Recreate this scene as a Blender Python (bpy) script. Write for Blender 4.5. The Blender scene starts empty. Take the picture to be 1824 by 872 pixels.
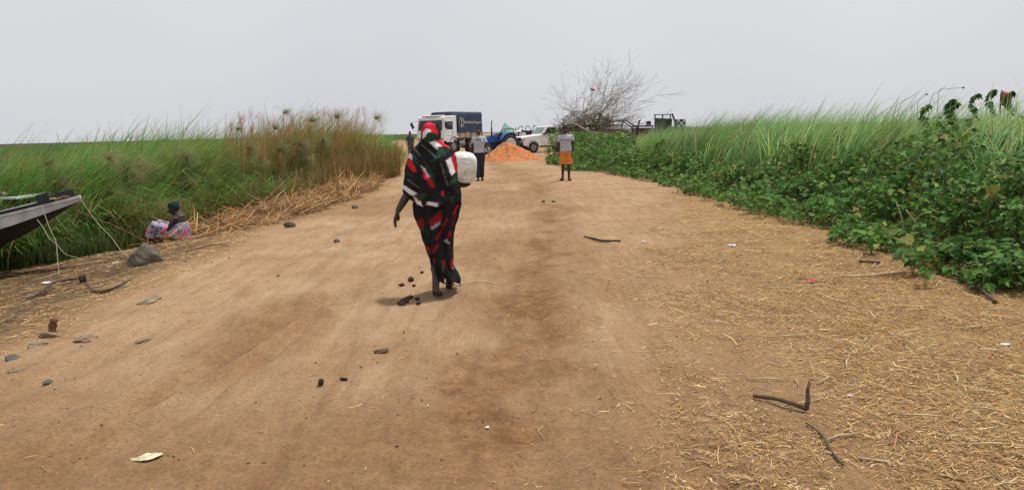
import bpy, bmesh, math, random
import numpy as np
from mathutils import Vector, Matrix, Euler

S = bpy.context.scene
COL = S.collection
random.seed(7)
RNG = np.random.default_rng(11)
R = math.radians

# ------------------------------------------------------------------ camera
cd = bpy.data.cameras.new('camera'); cam = bpy.data.objects.new('camera', cd); COL.objects.link(cam)
cd.sensor_width = 36.0
cd.lens = 36.0 * 1378 / 1824
cd.clip_end = 6000
cam.matrix_world = Matrix.Translation((0, 0, 1.6)) @ Matrix.Rotation(R(90 - 8.35), 4, 'X') @ Matrix.Rotation(R(-1.4), 4, 'Z')
S.camera = cam

# ------------------------------------------------------------------ sky, sun, exposure
SUN_DIR = Vector((0.24, 0.10, 0.96)).normalized()          # towards the sun: high, a little to the right
elev = math.asin(SUN_DIR.z); azim = math.atan2(SUN_DIR.x, SUN_DIR.y)
w = bpy.data.worlds.new('World'); S.world = w; w.use_nodes = True
nt = w.node_tree; nt.nodes.clear()
sky = nt.nodes.new('ShaderNodeTexSky'); sky.sky_type = 'NISHITA'; sky.sun_disc = False
sky.sun_elevation = elev; sky.sun_rotation = azim; sky.dust_density = 6.0; sky.air_density = 1.2
hs = nt.nodes.new('ShaderNodeHueSaturation'); hs.inputs['Saturation'].default_value = 0.12
mx = nt.nodes.new('ShaderNodeMix'); mx.data_type = 'RGBA'; mx.inputs['Factor'].default_value = 0.86
bg = nt.nodes.new('ShaderNodeBackground'); bg.inputs['Strength'].default_value = 0.1
mist = nt.nodes.new('ShaderNodeTexNoise'); mist.inputs['Scale'].default_value = 1.3; mist.inputs['Detail'].default_value = 3
tcw = nt.nodes.new('ShaderNodeTexCoord')
rmp = nt.nodes.new('ShaderNodeValToRGB')
rmp.color_ramp.elements[0].position = 0.30; rmp.color_ramp.elements[0].color = (5.9, 6.0, 6.4, 1)
rmp.color_ramp.elements[1].position = 0.72; rmp.color_ramp.elements[1].color = (7.0, 7.05, 7.3, 1)
ow = nt.nodes.new('ShaderNodeOutputWorld')
L = nt.links.new
L(tcw.outputs['Generated'], mist.inputs['Vector']); L(mist.outputs['Fac'], rmp.inputs['Fac'])
L(sky.outputs['Color'], hs.inputs['Color']); L(hs.outputs['Color'], mx.inputs['A']); L(rmp.outputs['Color'], mx.inputs['B'])
L(mx.outputs['Result'], bg.inputs['Color']); L(bg.outputs['Background'], ow.inputs['Surface'])
sd = bpy.data.lights.new('sun', 'SUN'); sd.energy = 2.9; sd.angle = R(5.0); sd.color = (1.0, 0.955, 0.88)
sun = bpy.data.objects.new('sun', sd); COL.objects.link(sun)
sun.rotation_euler = SUN_DIR.to_track_quat('Z', 'Y').to_euler(); sun.location = (20, 10, 60)
S.view_settings.view_transform = 'Standard'; S.view_settings.look = 'None'
S.view_settings.gamma = 1.0; S.view_settings.exposure = 0.2; S.view_settings.use_curve_mapping = False
S.render.engine = 'CYCLES'
S.cycles.use_denoising = True
S.cycles.max_bounces = 6; S.cycles.diffuse_bounces = 3; S.cycles.glossy_bounces = 2
S.cycles.transmission_bounces = 4; S.cycles.transparent_max_bounces = 4

# ------------------------------------------------------------------ helpers
def tag(o, label=None, cat=None, group=None, kind=None):
    if label: o['label'] = label
    if cat: o['category'] = cat
    if group: o['group'] = group
    if kind: o['kind'] = kind
    return o

def empty(name, loc=(0, 0, 0), rz=0.0, label=None, cat=None, group=None):
    o = bpy.data.objects.new(name, None); COL.objects.link(o)
    o.empty_display_size = 0.2; o.location = loc; o.rotation_euler = (0, 0, rz)
    return tag(o, label, cat, group)

def link(name, me, parent=None, mats=None):
    if mats is not None:
        me.materials.clear()
        for m in (mats if isinstance(mats, (list, tuple)) else [mats]): me.materials.append(m)
    o = bpy.data.objects.new(name, me); COL.objects.link(o)
    if parent is not None: o.parent = parent
    return o

class MB:
    def __init__(s): s.v = []; s.f = []; s.mi = []
    def add(s, vs, fs, m=0):
        b = len(s.v); s.v += [tuple(v) for v in vs]
        for f in fs: s.f.append([b + i for i in f]); s.mi.append(m)
        return s
    def box(s, c, d, rot=None, m=0, taper=(1, 1)):
        x, y, z = d[0] / 2, d[1] / 2, d[2] / 2; tx, ty = taper
        vs = [Vector(p) for p in ((-x, -y, -z), (x, -y, -z), (x, y, -z), (-x, y, -z), (-x * tx, -y * ty, z), (x * tx, -y * ty, z), (x * tx, y * ty, z), (-x * tx, y * ty, z))]
        M = (rot.to_matrix() if isinstance(rot, Euler) else rot) if rot is not None else None
        c = Vector(c); vs = [c + (M @ v if M else v) for v in vs]
        return s.add(vs, [(0, 3, 2, 1), (4, 5, 6, 7), (0, 1, 5, 4), (1, 2, 6, 5), (2, 3, 7, 6), (3, 0, 4, 7)], m)
    def tube(s, pts, rad, n=8, m=0, flat=None):
        pts = [Vector(p) for p in pts]
        if not isinstance(rad, (list, tuple)): rad = [rad] * len(pts)
        rings = []; up = None
        for i, p in enumerate(pts):
            t = (pts[min(i + 1, len(pts) - 1)] - pts[max(i - 1, 0)]).normalized()
            if up is None:
                up = Vector((0, 0, 1)) if abs(t.z) < .9 else Vector((1, 0, 0))
                if flat is not None: up = Vector(flat)
            a = t.cross(up).normalized(); b = a.cross(t).normalized(); up = b
            k = 1.0 if flat is None else 0.55
            rings.append([p + a * rad[i] * math.cos(2 * math.pi * j / n) + b * rad[i] * k * math.sin(2 * math.pi * j / n) for j in range(n)])
        vs = [v for r in rings for v in r]; fs = []
        for i in range(len(pts) - 1):
            for j in range(n):
                fs.append((i * n + j, i * n + (j + 1) % n, (i + 1) * n + (j + 1) % n, (i + 1) * n + j))
        fs.append(tuple(range(n - 1, -1, -1))); fs.append(tuple(range((len(pts) - 1) * n, len(pts) * n)))
        return s.add(vs, fs, m)
    def loft(s, rings, m=0, cap=True):
        n = len(rings[0]); vs = [v for r in rings for v in r]; fs = []
        for i in range(len(rings) - 1):
            for j in range(n):
                fs.append((i * n + j, i * n + (j + 1) % n, (i + 1) * n + (j + 1) % n, (i + 1) * n + j))
        if cap:
            fs.append(tuple(range(n - 1, -1, -1))); fs.append(tuple(range((len(rings) - 1) * n, len(rings) * n)))
        return s.add(vs, fs, m)
    def rings(s, rows, n=20, m=0, p=2.0):
        rr = []
        for (cx, cy, z, rx, ry) in rows:
            q = []
            for j in range(n):
                a = 2 * math.pi * j / n; c, d = math.cos(a), math.sin(a)
                q.append((cx + rx * math.copysign(abs(c) ** (2 / p), c), cy + ry * math.copysign(abs(d) ** (2 / p), d), z))
            rr.append(q)
        return s.loft(rr, m)
    def ball(s, c, r, n=12, k=8, m=0):
        if not isinstance(r, (list, tuple)): r = (r, r, r)
        rows = []
        for i in range(k + 1):
            a = -math.pi / 2 + math.pi * i / k
            rows.append((c[0], c[1], c[2] + r[2] * math.sin(a), max(r[0] * math.cos(a), 1e-4), max(r[1] * math.cos(a), 1e-4)))
        return s.rings(rows, n, m)
    def prism(s, poly, y0, y1, m=0):            # polygon in x,z extruded along y
        n = len(poly); vs = [(x, y0, z) for x, z in poly] + [(x, y1, z) for x, z in poly]
        fs = [tuple(range(n)), tuple(range(2 * n - 1, n - 1, -1))] + [(i, i + n, (i + 1) % n + n, (i + 1) % n) for i in range(n)]
        return s.add(vs, fs, m)
    def wheel(s, c, r, wd, n=28, m=0, axis='Y', inner=0.0):   # lathe with rounded shoulders
        prof = [(inner, -wd / 2 * .7), (r * .72, -wd / 2), (r * .93, -wd / 2), (r, -wd / 2 * .72), (r, wd / 2 * .72), (r * .93, wd / 2), (r * .72, wd / 2), (inner, wd / 2 * .7)]
        rr = []
        for (q, h) in prof:
            q = max(q, 1e-3)
            rr.append([(c[0] + q * math.cos(2 * math.pi * j / n), c[1] + h, c[2] + q * math.sin(2 * math.pi * j / n)) for j in range(n)])
        return s.loft(rr, m)
    def mesh(s, name):
        me = bpy.data.meshes.new(name); me.from_pydata(s.v, [], s.f)
        me.polygons.foreach_set('material_index', s.mi); me.update()
        bm = bmesh.new(); bm.from_mesh(me); bmesh.ops.recalc_face_normals(bm, faces=bm.faces); bm.to_mesh(me); bm.free()
        return me
    def build(s, name, mats, parent=None, smooth=False, bevel=0, seg=2):
        me = s.mesh(name); o = link(name, me, parent, mats)
        if smooth: me.polygons.foreach_set('use_smooth', [True] * len(me.polygons))
        if bevel:
            b = o.modifiers.new('bevel', 'BEVEL'); b.width = bevel; b.segments = seg; b.limit_method = 'ANGLE'; b.angle_limit = R(35)
        return o

def fuse(mb, name, mats, parent, voxel=0.012, it=4, smooth=True):
    """overlapping tubes and shells melted into one continuous surface"""
    me = mb.mesh('tmp'); t = bpy.data.objects.new('tmp', me); COL.objects.link(t)
    r = t.modifiers.new('r', 'REMESH'); r.mode = 'VOXEL'; r.voxel_size = voxel
    q = t.modifiers.new('s', 'SMOOTH'); q.iterations = it; q.factor = .5
    dg = bpy.context.evaluated_depsgraph_get(); dg.update()
    out = bpy.data.meshes.new_from_object(t.evaluated_get(dg)); out.name = name
    bpy.data.objects.remove(t); bpy.data.meshes.remove(me)
    out.polygons.foreach_set('use_smooth', [smooth] * len(out.polygons))
    return link(name, out, parent, mats)

def npmesh(name, V, F, col=None, smooth=False):
    V = np.ascontiguousarray(V, dtype=np.float32); F = np.ascontiguousarray(F, dtype=np.int32); k = F.shape[1]
    me = bpy.data.meshes.new(name); me.vertices.add(len(V)); me.vertices.foreach_set('co', V.ravel())
    me.loops.add(F.size); me.loops.foreach_set('vertex_index', F.ravel())
    me.polygons.add(len(F)); me.polygons.foreach_set('loop_start', np.arange(0, F.size, k, dtype=np.int32))
    if smooth: me.polygons.foreach_set('use_smooth', np.ones(len(F), dtype=bool))
    me.update(calc_edges=True)
    if col is not None: colattr(me, 'col', col)
    return me

def colattr(me, name, col):
    a = me.color_attributes.new(name, 'FLOAT_COLOR', 'POINT')
    c = np.ones((len(me.vertices), 4), dtype=np.float32); c[:, :col.shape[1]] = col
    a.data.foreach_set('color', c.ravel())

# value noise, vectorised
_perm = np.random.default_rng(3).random((256, 256)).astype(np.float32)
def vnoise(x, y):
    x = np.asarray(x, dtype=np.float64); y = np.asarray(y, dtype=np.float64)
    xi = np.floor(x).astype(int); yi = np.floor(y).astype(int); fx = x - xi; fy = y - yi
    fx = fx * fx * (3 - 2 * fx); fy = fy * fy * (3 - 2 * fy)
    a = _perm[xi & 255, yi & 255]; b = _perm[(xi + 1) & 255, yi & 255]; c = _perm[xi & 255, (yi + 1) & 255]; d = _perm[(xi + 1) & 255, (yi + 1) & 255]
    return (a * (1 - fx) + b * fx) * (1 - fy) + (c * (1 - fx) + d * fx) * fy - .5
def fbm(x, y, o=4):
    s = 0; a = 1.0
    for i in range(o): s = s + a * vnoise(x * 2 ** i + 17.3 * i, y * 2 ** i - 9.1 * i); a *= .5
    return s
def sstep(a, b, x):
    t = np.clip((x - a) / (b - a), 0, 1); return t * t * (3 - 2 * t)

# ------------------------------------------------------------------ materials
def newmat(name):
    m = bpy.data.materials.new(name); m.use_nodes = True; n = m.node_tree; b = n.nodes['Principled BSDF']
    return m, n, b
def mat(name, col, rough=.7, var=.18, scale=9.0, bump=0.0, metal=0.0, spec=.4, col2=None, detail=5, bscale=None):
    m, n, b = newmat(name); lk = n.links.new
    b.inputs['Roughness'].default_value = rough; b.inputs['Metallic'].default_value = metal; b.inputs['Specular IOR Level'].default_value = spec
    tc = n.nodes.new('ShaderNodeTexCoord'); no = n.nodes.new('ShaderNodeTexNoise'); no.inputs['Scale'].default_value = scale; no.inputs['Detail'].default_value = detail
    lk(tc.outputs['Object'], no.inputs['Vector'])
    rp = n.nodes.new('ShaderNodeValToRGB'); rp.color_ramp.elements[0].position = .33; rp.color_ramp.elements[1].position = .67
    c0 = [max(0, c * (1 - var)) for c in col]; c1 = [min(1, c * (1 + var)) for c in (col2 or col)]
    rp.color_ramp.elements[0].color = (*c0, 1); rp.color_ramp.elements[1].color = (*c1, 1)
    lk(no.outputs['Fac'], rp.inputs['Fac']); lk(rp.outputs['Color'], b.inputs['Base Color'])
    if bump:
        n2 = n.nodes.new('ShaderNodeTexNoise'); n2.inputs['Scale'].default_value = bscale or scale * 4; n2.inputs['Detail'].default_value = 6
        lk(tc.outputs['Object'], n2.inputs['Vector'])
        bp = n.nodes.new('ShaderNodeBump'); bp.inputs['Strength'].default_value = bump; bp.inputs['Distance'].default_value = .02
        lk(n2.outputs['Fac'], bp.inputs['Height']); lk(bp.outputs['Normal'], b.inputs['Normal'])
    return m
def leafmat(name, rough=.5, trans=.3, spec=.35):
    m, n, b = newmat(name); lk = n.links.new
    at = n.nodes.new('ShaderNodeAttribute'); at.attribute_name = 'col'
    oi = n.nodes.new('ShaderNodeObjectInfo'); hv = n.nodes.new('ShaderNodeHueSaturation')
    mp = n.nodes.new('ShaderNodeMapRange'); mp.inputs['To Min'].default_value = .82; mp.inputs['To Max'].default_value = 1.2
    lk(oi.outputs['Random'], mp.inputs['Value']); lk(mp.outputs['Result'], hv.inputs['Value']); lk(at.outputs['Color'], hv.inputs['Color'])
    b.inputs['Roughness'].default_value = rough; b.inputs['Specular IOR Level'].default_value = spec
    lk(hv.outputs['Color'], b.inputs['Base Color'])
    tr = n.nodes.new('ShaderNodeBsdfTranslucent'); lk(hv.outputs['Color'], tr.inputs['Color'])
    ms = n.nodes.new('ShaderNodeMixShader'); ms.inputs['Fac'].default_value = trans
    out = n.nodes['Material Output']; lk(b.outputs['BSDF'], ms.inputs[1]); lk(tr.outputs['BSDF'], ms.inputs[2]); lk(ms.outputs['Shader'], out.inputs['Surface'])
    return m
def attrmat(name, rough=.85, weave=0.0, spec=.2):
    m, n, b = newmat(name); lk = n.links.new
    at = n.nodes.new('ShaderNodeAttribute'); at.attribute_name = 'col'
    b.inputs['Roughness'].default_value = rough; b.inputs['Specular IOR Level'].default_value = spec
    tc = n.nodes.new('ShaderNodeTexCoord'); no = n.nodes.new('ShaderNodeTexNoise'); no.inputs['Scale'].default_value = 30
    lk(tc.outputs['Object'], no.inputs['Vector'])
    hv = n.nodes.new('ShaderNodeHueSaturation'); mp = n.nodes.new('ShaderNodeMapRange'); mp.inputs['To Min'].default_value = .75; mp.inputs['To Max'].default_value = 1.25
    lk(no.outputs['Fac'], mp.inputs['Value']); lk(mp.outputs['Result'], hv.inputs['Value']); lk(at.outputs['Color'], hv.inputs['Color']); lk(hv.outputs['Color'], b.inputs['Base Color'])
    return m
def glassmat(name, col=(.02, .025, .03), rough=.08):
    m, n, b = newmat(name); b.inputs['Base Color'].default_value = (*col, 1); b.inputs['Roughness'].default_value = rough
    b.inputs['Specular IOR Level'].default_value = .6; return m

M = {}
M['skin'] = mat('dark_skin', (.046, .028, .02), .42, .15, 14, spec=.4)
M['sole'] = mat('foot_sole', (.20, .10, .06), .8)
M['hair'] = mat('black_hair', (.008, .007, .007), .9)
M['white_paint'] = mat('white_vehicle_paint', (.74, .74, .72), .35, .06, 3)
M['white_dusty'] = mat('dusty_white_paint', (.60, .58, .53), .5, .15, 5)
M['rubber'] = mat('dusty_rubber', (.035, .032, .03), .9, .3, 12)
M['black'] = mat('black_metal', (.02, .02, .02), .6, .3, 8)
M['dark'] = mat('dark_chassis', (.03, .028, .027), .8, .35, 5)
M['glass'] = glassmat('window_glass')
M['glass_pale'] = glassmat('reflecting_glass', (.16, .22, .21), .12)
M['navy'] = mat('navy_tarpaulin', (.024, .042, .09), .6, .35, 2.5, bump=.35, bscale=3)
M['bed'] = mat('tan_bed_boards', (.36, .27, .17), .8, .35, 5)
M['letter'] = mat('tarp_lettering', (.62, .52, .42), .8, .15)
M['lamp'] = mat('lamp_lens', (.55, .30, .16), .2, .1)
M['clear_lamp'] = mat('headlamp_glass', (.7, .7, .68), .15, .1)
M['blue'] = mat('blue_tractor_paint', (.018, .075, .30), .5, .25, 4)
M['bluedark'] = mat('dark_tractor_body', (.02, .028, .05), .6, .3, 4)
M['rimwhite'] = mat('pale_wheel_rim', (.58, .57, .53), .6, .15, 6)
M['rust'] = mat('rusty_metal', (.17, .075, .04), .85, .4, 6, bump=.3)
M['teal'] = mat('teal_canvas', (.12, .29, .23), .8, .2, 3, bump=.3, bscale=4)
M['greymetal'] = mat('grey_metal', (.20, .20, .20), .6, .3, 4)
M['olive'] = mat('olive_metal', (.085, .085, .06), .8, .45, 5)
M['sand'] = mat('orange_sand', (.45, .165, .055), .95, .28, 5, bump=.8, bscale=26)
M['grey_tee'] = mat('grey_jersey', (.43, .44, .49), .9, .15, 14, bump=.4)
M['trousers'] = mat('dark_denim', (.022, .027, .042), .9, .2, 12)
M['orange'] = mat('orange_cotton', (.62, .20, .035), .9, .18, 10, bump=.2)
M['sandal'] = mat('black_sandal', (.015, .013, .013), .8)
M['white_cloth'] = mat('white_cotton', (.66, .66, .64), .9, .08)
M['grey_dark_cloth'] = mat('charcoal_cloth', (.06, .06, .06), .9)
M['teal_scarf'] = mat('dark_teal_scarf', (.006, .026, .03), .9, .3)
M['rock'] = mat('grey_rock', (.105, .092, .068), .9, .35, 4, bump=.7, bscale=14)
M['rock_pale'] = mat('dusty_rock', (.255, .19, .12), .92, .35, 7, bump=.6, bscale=18)
M['dung'] = mat('dark_dung', (.05, .033, .024), .95, .4, 20, bump=.6)
M['clod'] = mat('brown_clod', (.13, .075, .04), .95, .3, 20, bump=.6)
M['wood'] = mat('grey_brown_wood', (.10, .072, .045), .9, .35, 14, bump=.5)
M['woodpale'] = mat('pale_stripped_wood', (.44, .34, .21), .85, .25, 10)
M['bark'] = mat('dark_bark', (.06, .042, .03), .95, .4, 10, bump=.5)
M['straw'] = leafmat('straw', .6, .1, .3)
M['grass'] = leafmat('grass', .55, .42, .3)
M['leaf'] = leafmat('leaf', .6, .32, .22)
M['stem'] = mat('green_stem', (.14, .16, .065), .7)
M['twig'] = mat('grey_twig', (.19, .155, .115), .9, .3, 3)
M['boat'] = mat('dark_hull', (.022, .021, .022), .6, .35, 3)
M['deck'] = mat('pale_grey_deck', (.48, .46, .45), .6, .2, 4)
M['maroon'] = mat('maroon_paint', (.07, .022, .03), .6, .3, 4)
M['rope'] = mat('pale_rope', (.25, .22, .165), .9, .25, 40)
M['ropebrown'] = mat('rusty_brown_rope', (.20, .09, .045), .9, .25, 40)
M['paper'] = mat('white_litter', (.72, .71, .70), .7, .1)
M['redlitter'] = mat('red_litter', (.5, .05, .05), .6, .1)
M['bag'] = mat('crumpled_plastic_bag', (.58, .49, .33), .5, .4, 30, bump=.4)
M['board'] = mat('weathered_board', (.46, .33, .22), .85, .3, 5)
M['purple'] = mat('purple_strip', (.10, .03, .16), .7)
M['checkw'] = mat('white_panel', (.7, .7, .72), .6, .08)
M['redcloth'] = mat('faded_red_cloth', (.52, .13, .14), .85, .2, 8)
M['pinkbag'] = mat('faded_pink_plastic', (.50, .27, .24), .7, .2)
M['toub'] = attrmat('printed_cotton', .8)
M['yellowleaf'] = mat('yellow_leaf', (.55, .36, .03), .6)

# ------------------------------------------------------------------ terrain
_yl = [0, 5.5, 9.5, 13.7, 20, 24, 30, 40, 50, 60, 80, 200]; _xl = [-3.75, -3.76, -3.9, -4.1, -3.5, -3.6, -4.2, -6.2, -8.5, -11, -14, -30]
_yr = [0, 7, 12, 19, 25, 30, 36, 45, 55, 70, 200]; _xr = [4.75, 4.62, 4.75, 4.6, 4.2, 2.8, 2.15, 2.4, 6, 12, 40]
def left_edge(y): return np.interp(y, _yl, _xl)
def right_edge(y): return np.interp(y, _yr, _xr)
RUTS = [([(-2.75, 2.8), (-2.3, 4.6), (-2.1, 6.4), (-1.9, 7.6)], .10, .045), ([(-2.35, 2.8), (-1.95, 4.6), (-1.8, 6.4)], .09, .035), ([(-1.3, 2.8), (-1.25, 5), (-1.7, 8), (-1.5, 14)], .13, .026),
        ([(.0, 2.6), (.1, 6), (.4, 11), (1.0, 18), (1.2, 30)], .30, .035), ([(-.55, 2.6), (-.3, 5.5), (.05, 10), (.45, 20)], .16, .03), ([(-3.4, 3.6), (-3.1, 6), (-3.0, 9), (-2.9, 14)], .16, .03),
        ([(.75, 7.0), (.95, 7.35), (1.05, 7.5)], .26, .06), ([(-2.2, 7.0), (-1.95, 7.3), (-1.75, 7.6)], .2, .065), ([(.85, 2.8), (.95, 6), (1.15, 9), (1.75, 20)], .12, .022)]
def seg_dist(x, y, pts):
    d = np.full(np.shape(x), 1e9)
    for (x0, y0), (x1, y1) in zip(pts[:-1], pts[1:]):
        dx, dy = x1 - x0, y1 - y0; t = np.clip(((x - x0) * dx + (y - y0) * dy) / (dx * dx + dy * dy), 0, 1)
        d = np.minimum(d, np.hypot(x - x0 - t * dx, y - y0 - t * dy))
    return d
_fp = np.random.default_rng(21)
FOOT = [(a_, b_, c_, e_) for a_, b_, c_, e_ in zip(_fp.normal(-.05, .75, 150), 2.9 + 8.5 * _fp.random(150) ** 1.4, _fp.uniform(-.5, .5, 150), _fp.uniform(.012, .026, 150))]
def H(x, y):
    x = np.asarray(x, dtype=float); y = np.asarray(y, dtype=float)
    d = left_edge(y) + .25 * vnoise(x * .8, y * .8) - x
    z = -np.interp(d, [-1.0, 0, .4, 4.0, 5.0, 9], [0, .01, .05, .54, .62, .66])
    z = z + np.interp(x - right_edge(y), [-1, 1, 3], [0, .03, .0])
    near = 1 / (1 + (y / 45) ** 2)
    z = z + .05 * fbm(x * .35, y * .35, 2) * near
    z = z + .028 * fbm(x * 1.7, y * 1.2, 4) * near + .013 * fbm(x * 9, y * 7, 3) * near + _dents(x, y)
    z = z + .05 * fbm(x * 3.1, y * 3.1, 3) * sstep(-.2, 1.0, d) * near
    for pts, wd, dp in RUTS:
        q = seg_dist(x + .10 * vnoise(x * 2, y * 1.6), y, pts); z = z - dp * np.exp(-(q / wd) ** 2) + dp * .5 * np.exp(-((q - wd * 1.8) / (wd * .7)) ** 2)
    return z
def _dents(x, y):
    z = np.zeros(np.shape(x)); k_ = (np.abs(x) < 3) & (y > 2.5) & (y < 12)
    if not np.any(k_): return z
    xx, yy = x[k_], y[k_]; q = np.zeros(xx.shape)
    for a_, b_, c_, e_ in FOOT:
        u = (xx - a_) * math.cos(c_) + (yy - b_) * math.sin(c_); v_ = -(xx - a_) * math.sin(c_) + (yy - b_) * math.cos(c_)
        r_ = (u / .055) ** 2 + (v_ / .13) ** 2; q -= e_ * np.exp(-r_ ** 2); q += e_ * .4 * np.exp(-((np.sqrt(r_) - 1.5) / .4) ** 2)
    z[k_] = q; return z
def hz(x, y): return float(H(np.array([x]), np.array([y]))[0])

def grid_lines(a, steps):
    out = [a]
    for b, st in steps:
        n = max(1, int(round((b - out[-1]) / st))); out += list(np.linspace(out[-1], b, n + 1)[1:])
    return np.array(out)
gx = grid_lines(-3000, [(-600, 600), (-120, 120), (-40, 16), (-16, 2.0), (-9, .4), (-5, .1), (5.5, .038), (9, .25), (20, 1.2), (60, 8), (200, 35), (900, 200), (3000, 700)])
gy = grid_lines(-30, [(0, 5), (2.4, .4), (7, .028), (11, .05), (17, .09), (30, .2), (70, .8), (130, 5), (400, 30), (1200, 200), (4500, 800)])
X, Y = np.meshgrid(gx, gy)
Z = H(X, Y)
Vg = np.stack([X, Y, Z], -1).reshape(-1, 3)
nx_, ny_ = len(gx), len(gy)
ii = (np.arange(ny_ - 1)[:, None] * nx_ + np.arange(nx_ - 1)[None, :]).ravel()
Fg = np.stack([ii, ii + 1, ii + nx_ + 1, ii + nx_], -1)
def straw_zone(x, y):                      # how thickly chopped straw lies here
    yy = [0, 3.3, 5.8, 8, 11, 16, 21, 26]; xx = [1.15, 1.1, 1.1, 1.25, 1.7, 2.9, 4.2, 5.5]
    r = sstep(-.7, 1.7, x - np.interp(y, yy, xx) + .8 * fbm(x * 1.3, y * 1.0, 4)) * sstep(27, 20, y)
    d = left_edge(y) - x
    l = sstep(-.1, .5, d + .5 * fbm(x * 1.6, y * 1.2, 3)) * sstep(34, 24, y)
    return np.clip(np.maximum(r * (.92 + .45 * fbm(x * 2.2, y * 1.8, 3)), l * .6), 0, 1)
def track_zone(x, y):                      # red-brown churned soil of the wheel track, plus the near-road darkening
    q = seg_dist(x + .5 * fbm(x * .9, y * .7, 3), y, [(-.15, 2), (-.1, 5), (.25, 9), (.8, 15), (.9, 24), (-.3, 34), (-1, 42)])
    a = sstep(.85, .05, q) * np.interp(y, [3, 9, 20], [1.0, .85, .7]) * (.9 + .9 * fbm(x * 3, y * 2, 4))
    q2 = seg_dist(x + .6 * fbm(x * .7, y * .7, 3), y, [(-3.2, 2), (-2.3, 4.4), (-1.95, 7.3)])
    a = np.maximum(a, sstep(.5, .05, q2) * .6)
    a = np.maximum(a, sstep(.45, .0, np.hypot(x - .95, (y - 7.4) * 1.2)) * .6)
    soil_vignette = sstep(6.8, 3.0, y + 1.8 * fbm(x * .5 + 4, y * .5, 3)) * .72            # near road is browner, trodden soil, with lens vignette painted in
    soil_vignette = np.maximum(soil_vignette, .5 * sstep(.12, .45, fbm(x * .33 + 7, y * .22, 3)))
    return np.clip(np.maximum(a, soil_vignette), 0, 1)
xf, yf = Vg[:, 0], Vg[:, 1]
dleft = left_edge(yf) - xf
zone = np.zeros((len(Vg), 4), dtype=np.float32)
zone[:, 0] = straw_zone(xf, yf); zone[:, 1] = track_zone(xf, yf)
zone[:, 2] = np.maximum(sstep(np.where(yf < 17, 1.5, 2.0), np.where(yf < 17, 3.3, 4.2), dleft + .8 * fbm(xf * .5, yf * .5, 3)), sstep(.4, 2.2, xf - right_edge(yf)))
zone[:, 3] = sstep(.1, 1.3, dleft + .5 * fbm(xf * .9, yf * .7, 3)) * sstep(24, 18, yf) * .92
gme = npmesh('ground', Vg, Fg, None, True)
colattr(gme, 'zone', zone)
gm, n, b = newmat('earth'); lk = n.links.new
b.inputs['Roughness'].default_value = .95; b.inputs['Specular IOR Level'].default_value = .15
tc = n.nodes.new('ShaderNodeTexCoord'); at = n.nodes.new('ShaderNodeAttribute'); at.attribute_name = 'zone'
sp = n.nodes.new('ShaderNodeSeparateColor'); lk(at.outputs['Color'], sp.inputs['Color'])
def noise(scale, detail=5, rough=.6, stretch=None):
    no = n.nodes.new('ShaderNodeTexNoise'); no.inputs['Scale'].default_value = scale; no.inputs['Detail'].default_value = detail; no.inputs['Roughness'].default_value = rough
    if stretch:
        mp = n.nodes.new('ShaderNodeMapping'); mp.inputs['Scale'].default_value = stretch; lk(tc.outputs['Object'], mp.inputs['Vector']); lk(mp.outputs['Vector'], no.inputs['Vector'])
    else: lk(tc.outputs['Object'], no.inputs['Vector'])
    return no.outputs['Fac']
def ramp(f, p0, c0, p1, c1):
    r_ = n.nodes.new('ShaderNodeValToRGB'); e = r_.color_ramp.elements; e[0].position = p0; e[1].position = p1
    e[0].color = (*c0, 1) if len(c0) == 3 else c0; e[1].color = (*c1, 1) if len(c1) == 3 else c1
    lk(f, r_.inputs['Fac']); return r_.outputs['Color']
def mixc(f, a_, b_, typ='MIX'):
    m_ = n.nodes.new('ShaderNodeMix'); m_.data_type = 'RGBA'; m_.blend_type = typ
    if isinstance(f, float): m_.inputs['Factor'].default_value = f
    else: lk(f, m_.inputs['Factor'])
    for k_, v_ in (('A', a_), ('B', b_)):
        if isinstance(v_, tuple): m_.inputs[k_].default_value = (*v_, 1)
        else: lk(v_, m_.inputs[k_])
    return m_.outputs['Result']
dirt = ramp(noise(.8, 6), .32, (.335, .208, .118), .68, (.45, .308, .188))
dirt = mixc(ramp(noise(2.2, 7, .7, (3.2, .55, 1)), .45, (0, 0, 0), .72, (.75, .75, .75)), dirt, (.28, .155, .072))
red = ramp(noise(6, 7, .7), .36, (.175, .088, .038), .66, (.305, .172, .08))
red = mixc(ramp(noise(13, 5, .65), .52, (0, 0, 0), .60, (.6, .6, .6)), red, (.17, .09, .045))
base = mixc(sp.outputs['Green'], dirt, red)
strawc = ramp(noise(38, 6, .75), .36, (.16, .09, .035), .62, (.48, .31, .135))
strawc = mixc(ramp(noise(1.6, 4), .4, (0, 0, 0), .7, (.7, .7, .7)), strawc, (.21, .12, .052))
base = mixc(sp.outputs['Red'], base, strawc)
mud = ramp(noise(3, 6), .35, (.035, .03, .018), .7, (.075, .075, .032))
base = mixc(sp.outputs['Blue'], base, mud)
at2 = n.nodes.new('ShaderNodeAttribute'); at2.attribute_name = 'zone'
base = mixc(at2.outputs['Alpha'], base, ramp(noise(5, 6, .7), .36, (.045, .03, .019), .68, (.19, .115, .055)))
speck = ramp(noise(120, 3, .6), .60, (0, 0, 0), .74, (.8, .8, .8))
base = mixc(speck, base, (.17, .105, .062))
streak = ramp(noise(1.7, 7, .72, (2.6, .42, 1)), .36, (.88, .86, .83), .64, (1.08, 1.08, 1.08))
streak = mixc(sp.outputs['Red'], streak, (1.0, 1.0, 1.0))
base = mixc(1.0, base, streak, 'MULTIPLY')
crumb = ramp(noise(45, 4, .6), .28, (.72, .72, .72), .6, (1.08, 1.08, 1.08))
base = mixc(1.0, base, crumb, 'MULTIPLY')
lk(base, b.inputs['Base Color'])
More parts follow.
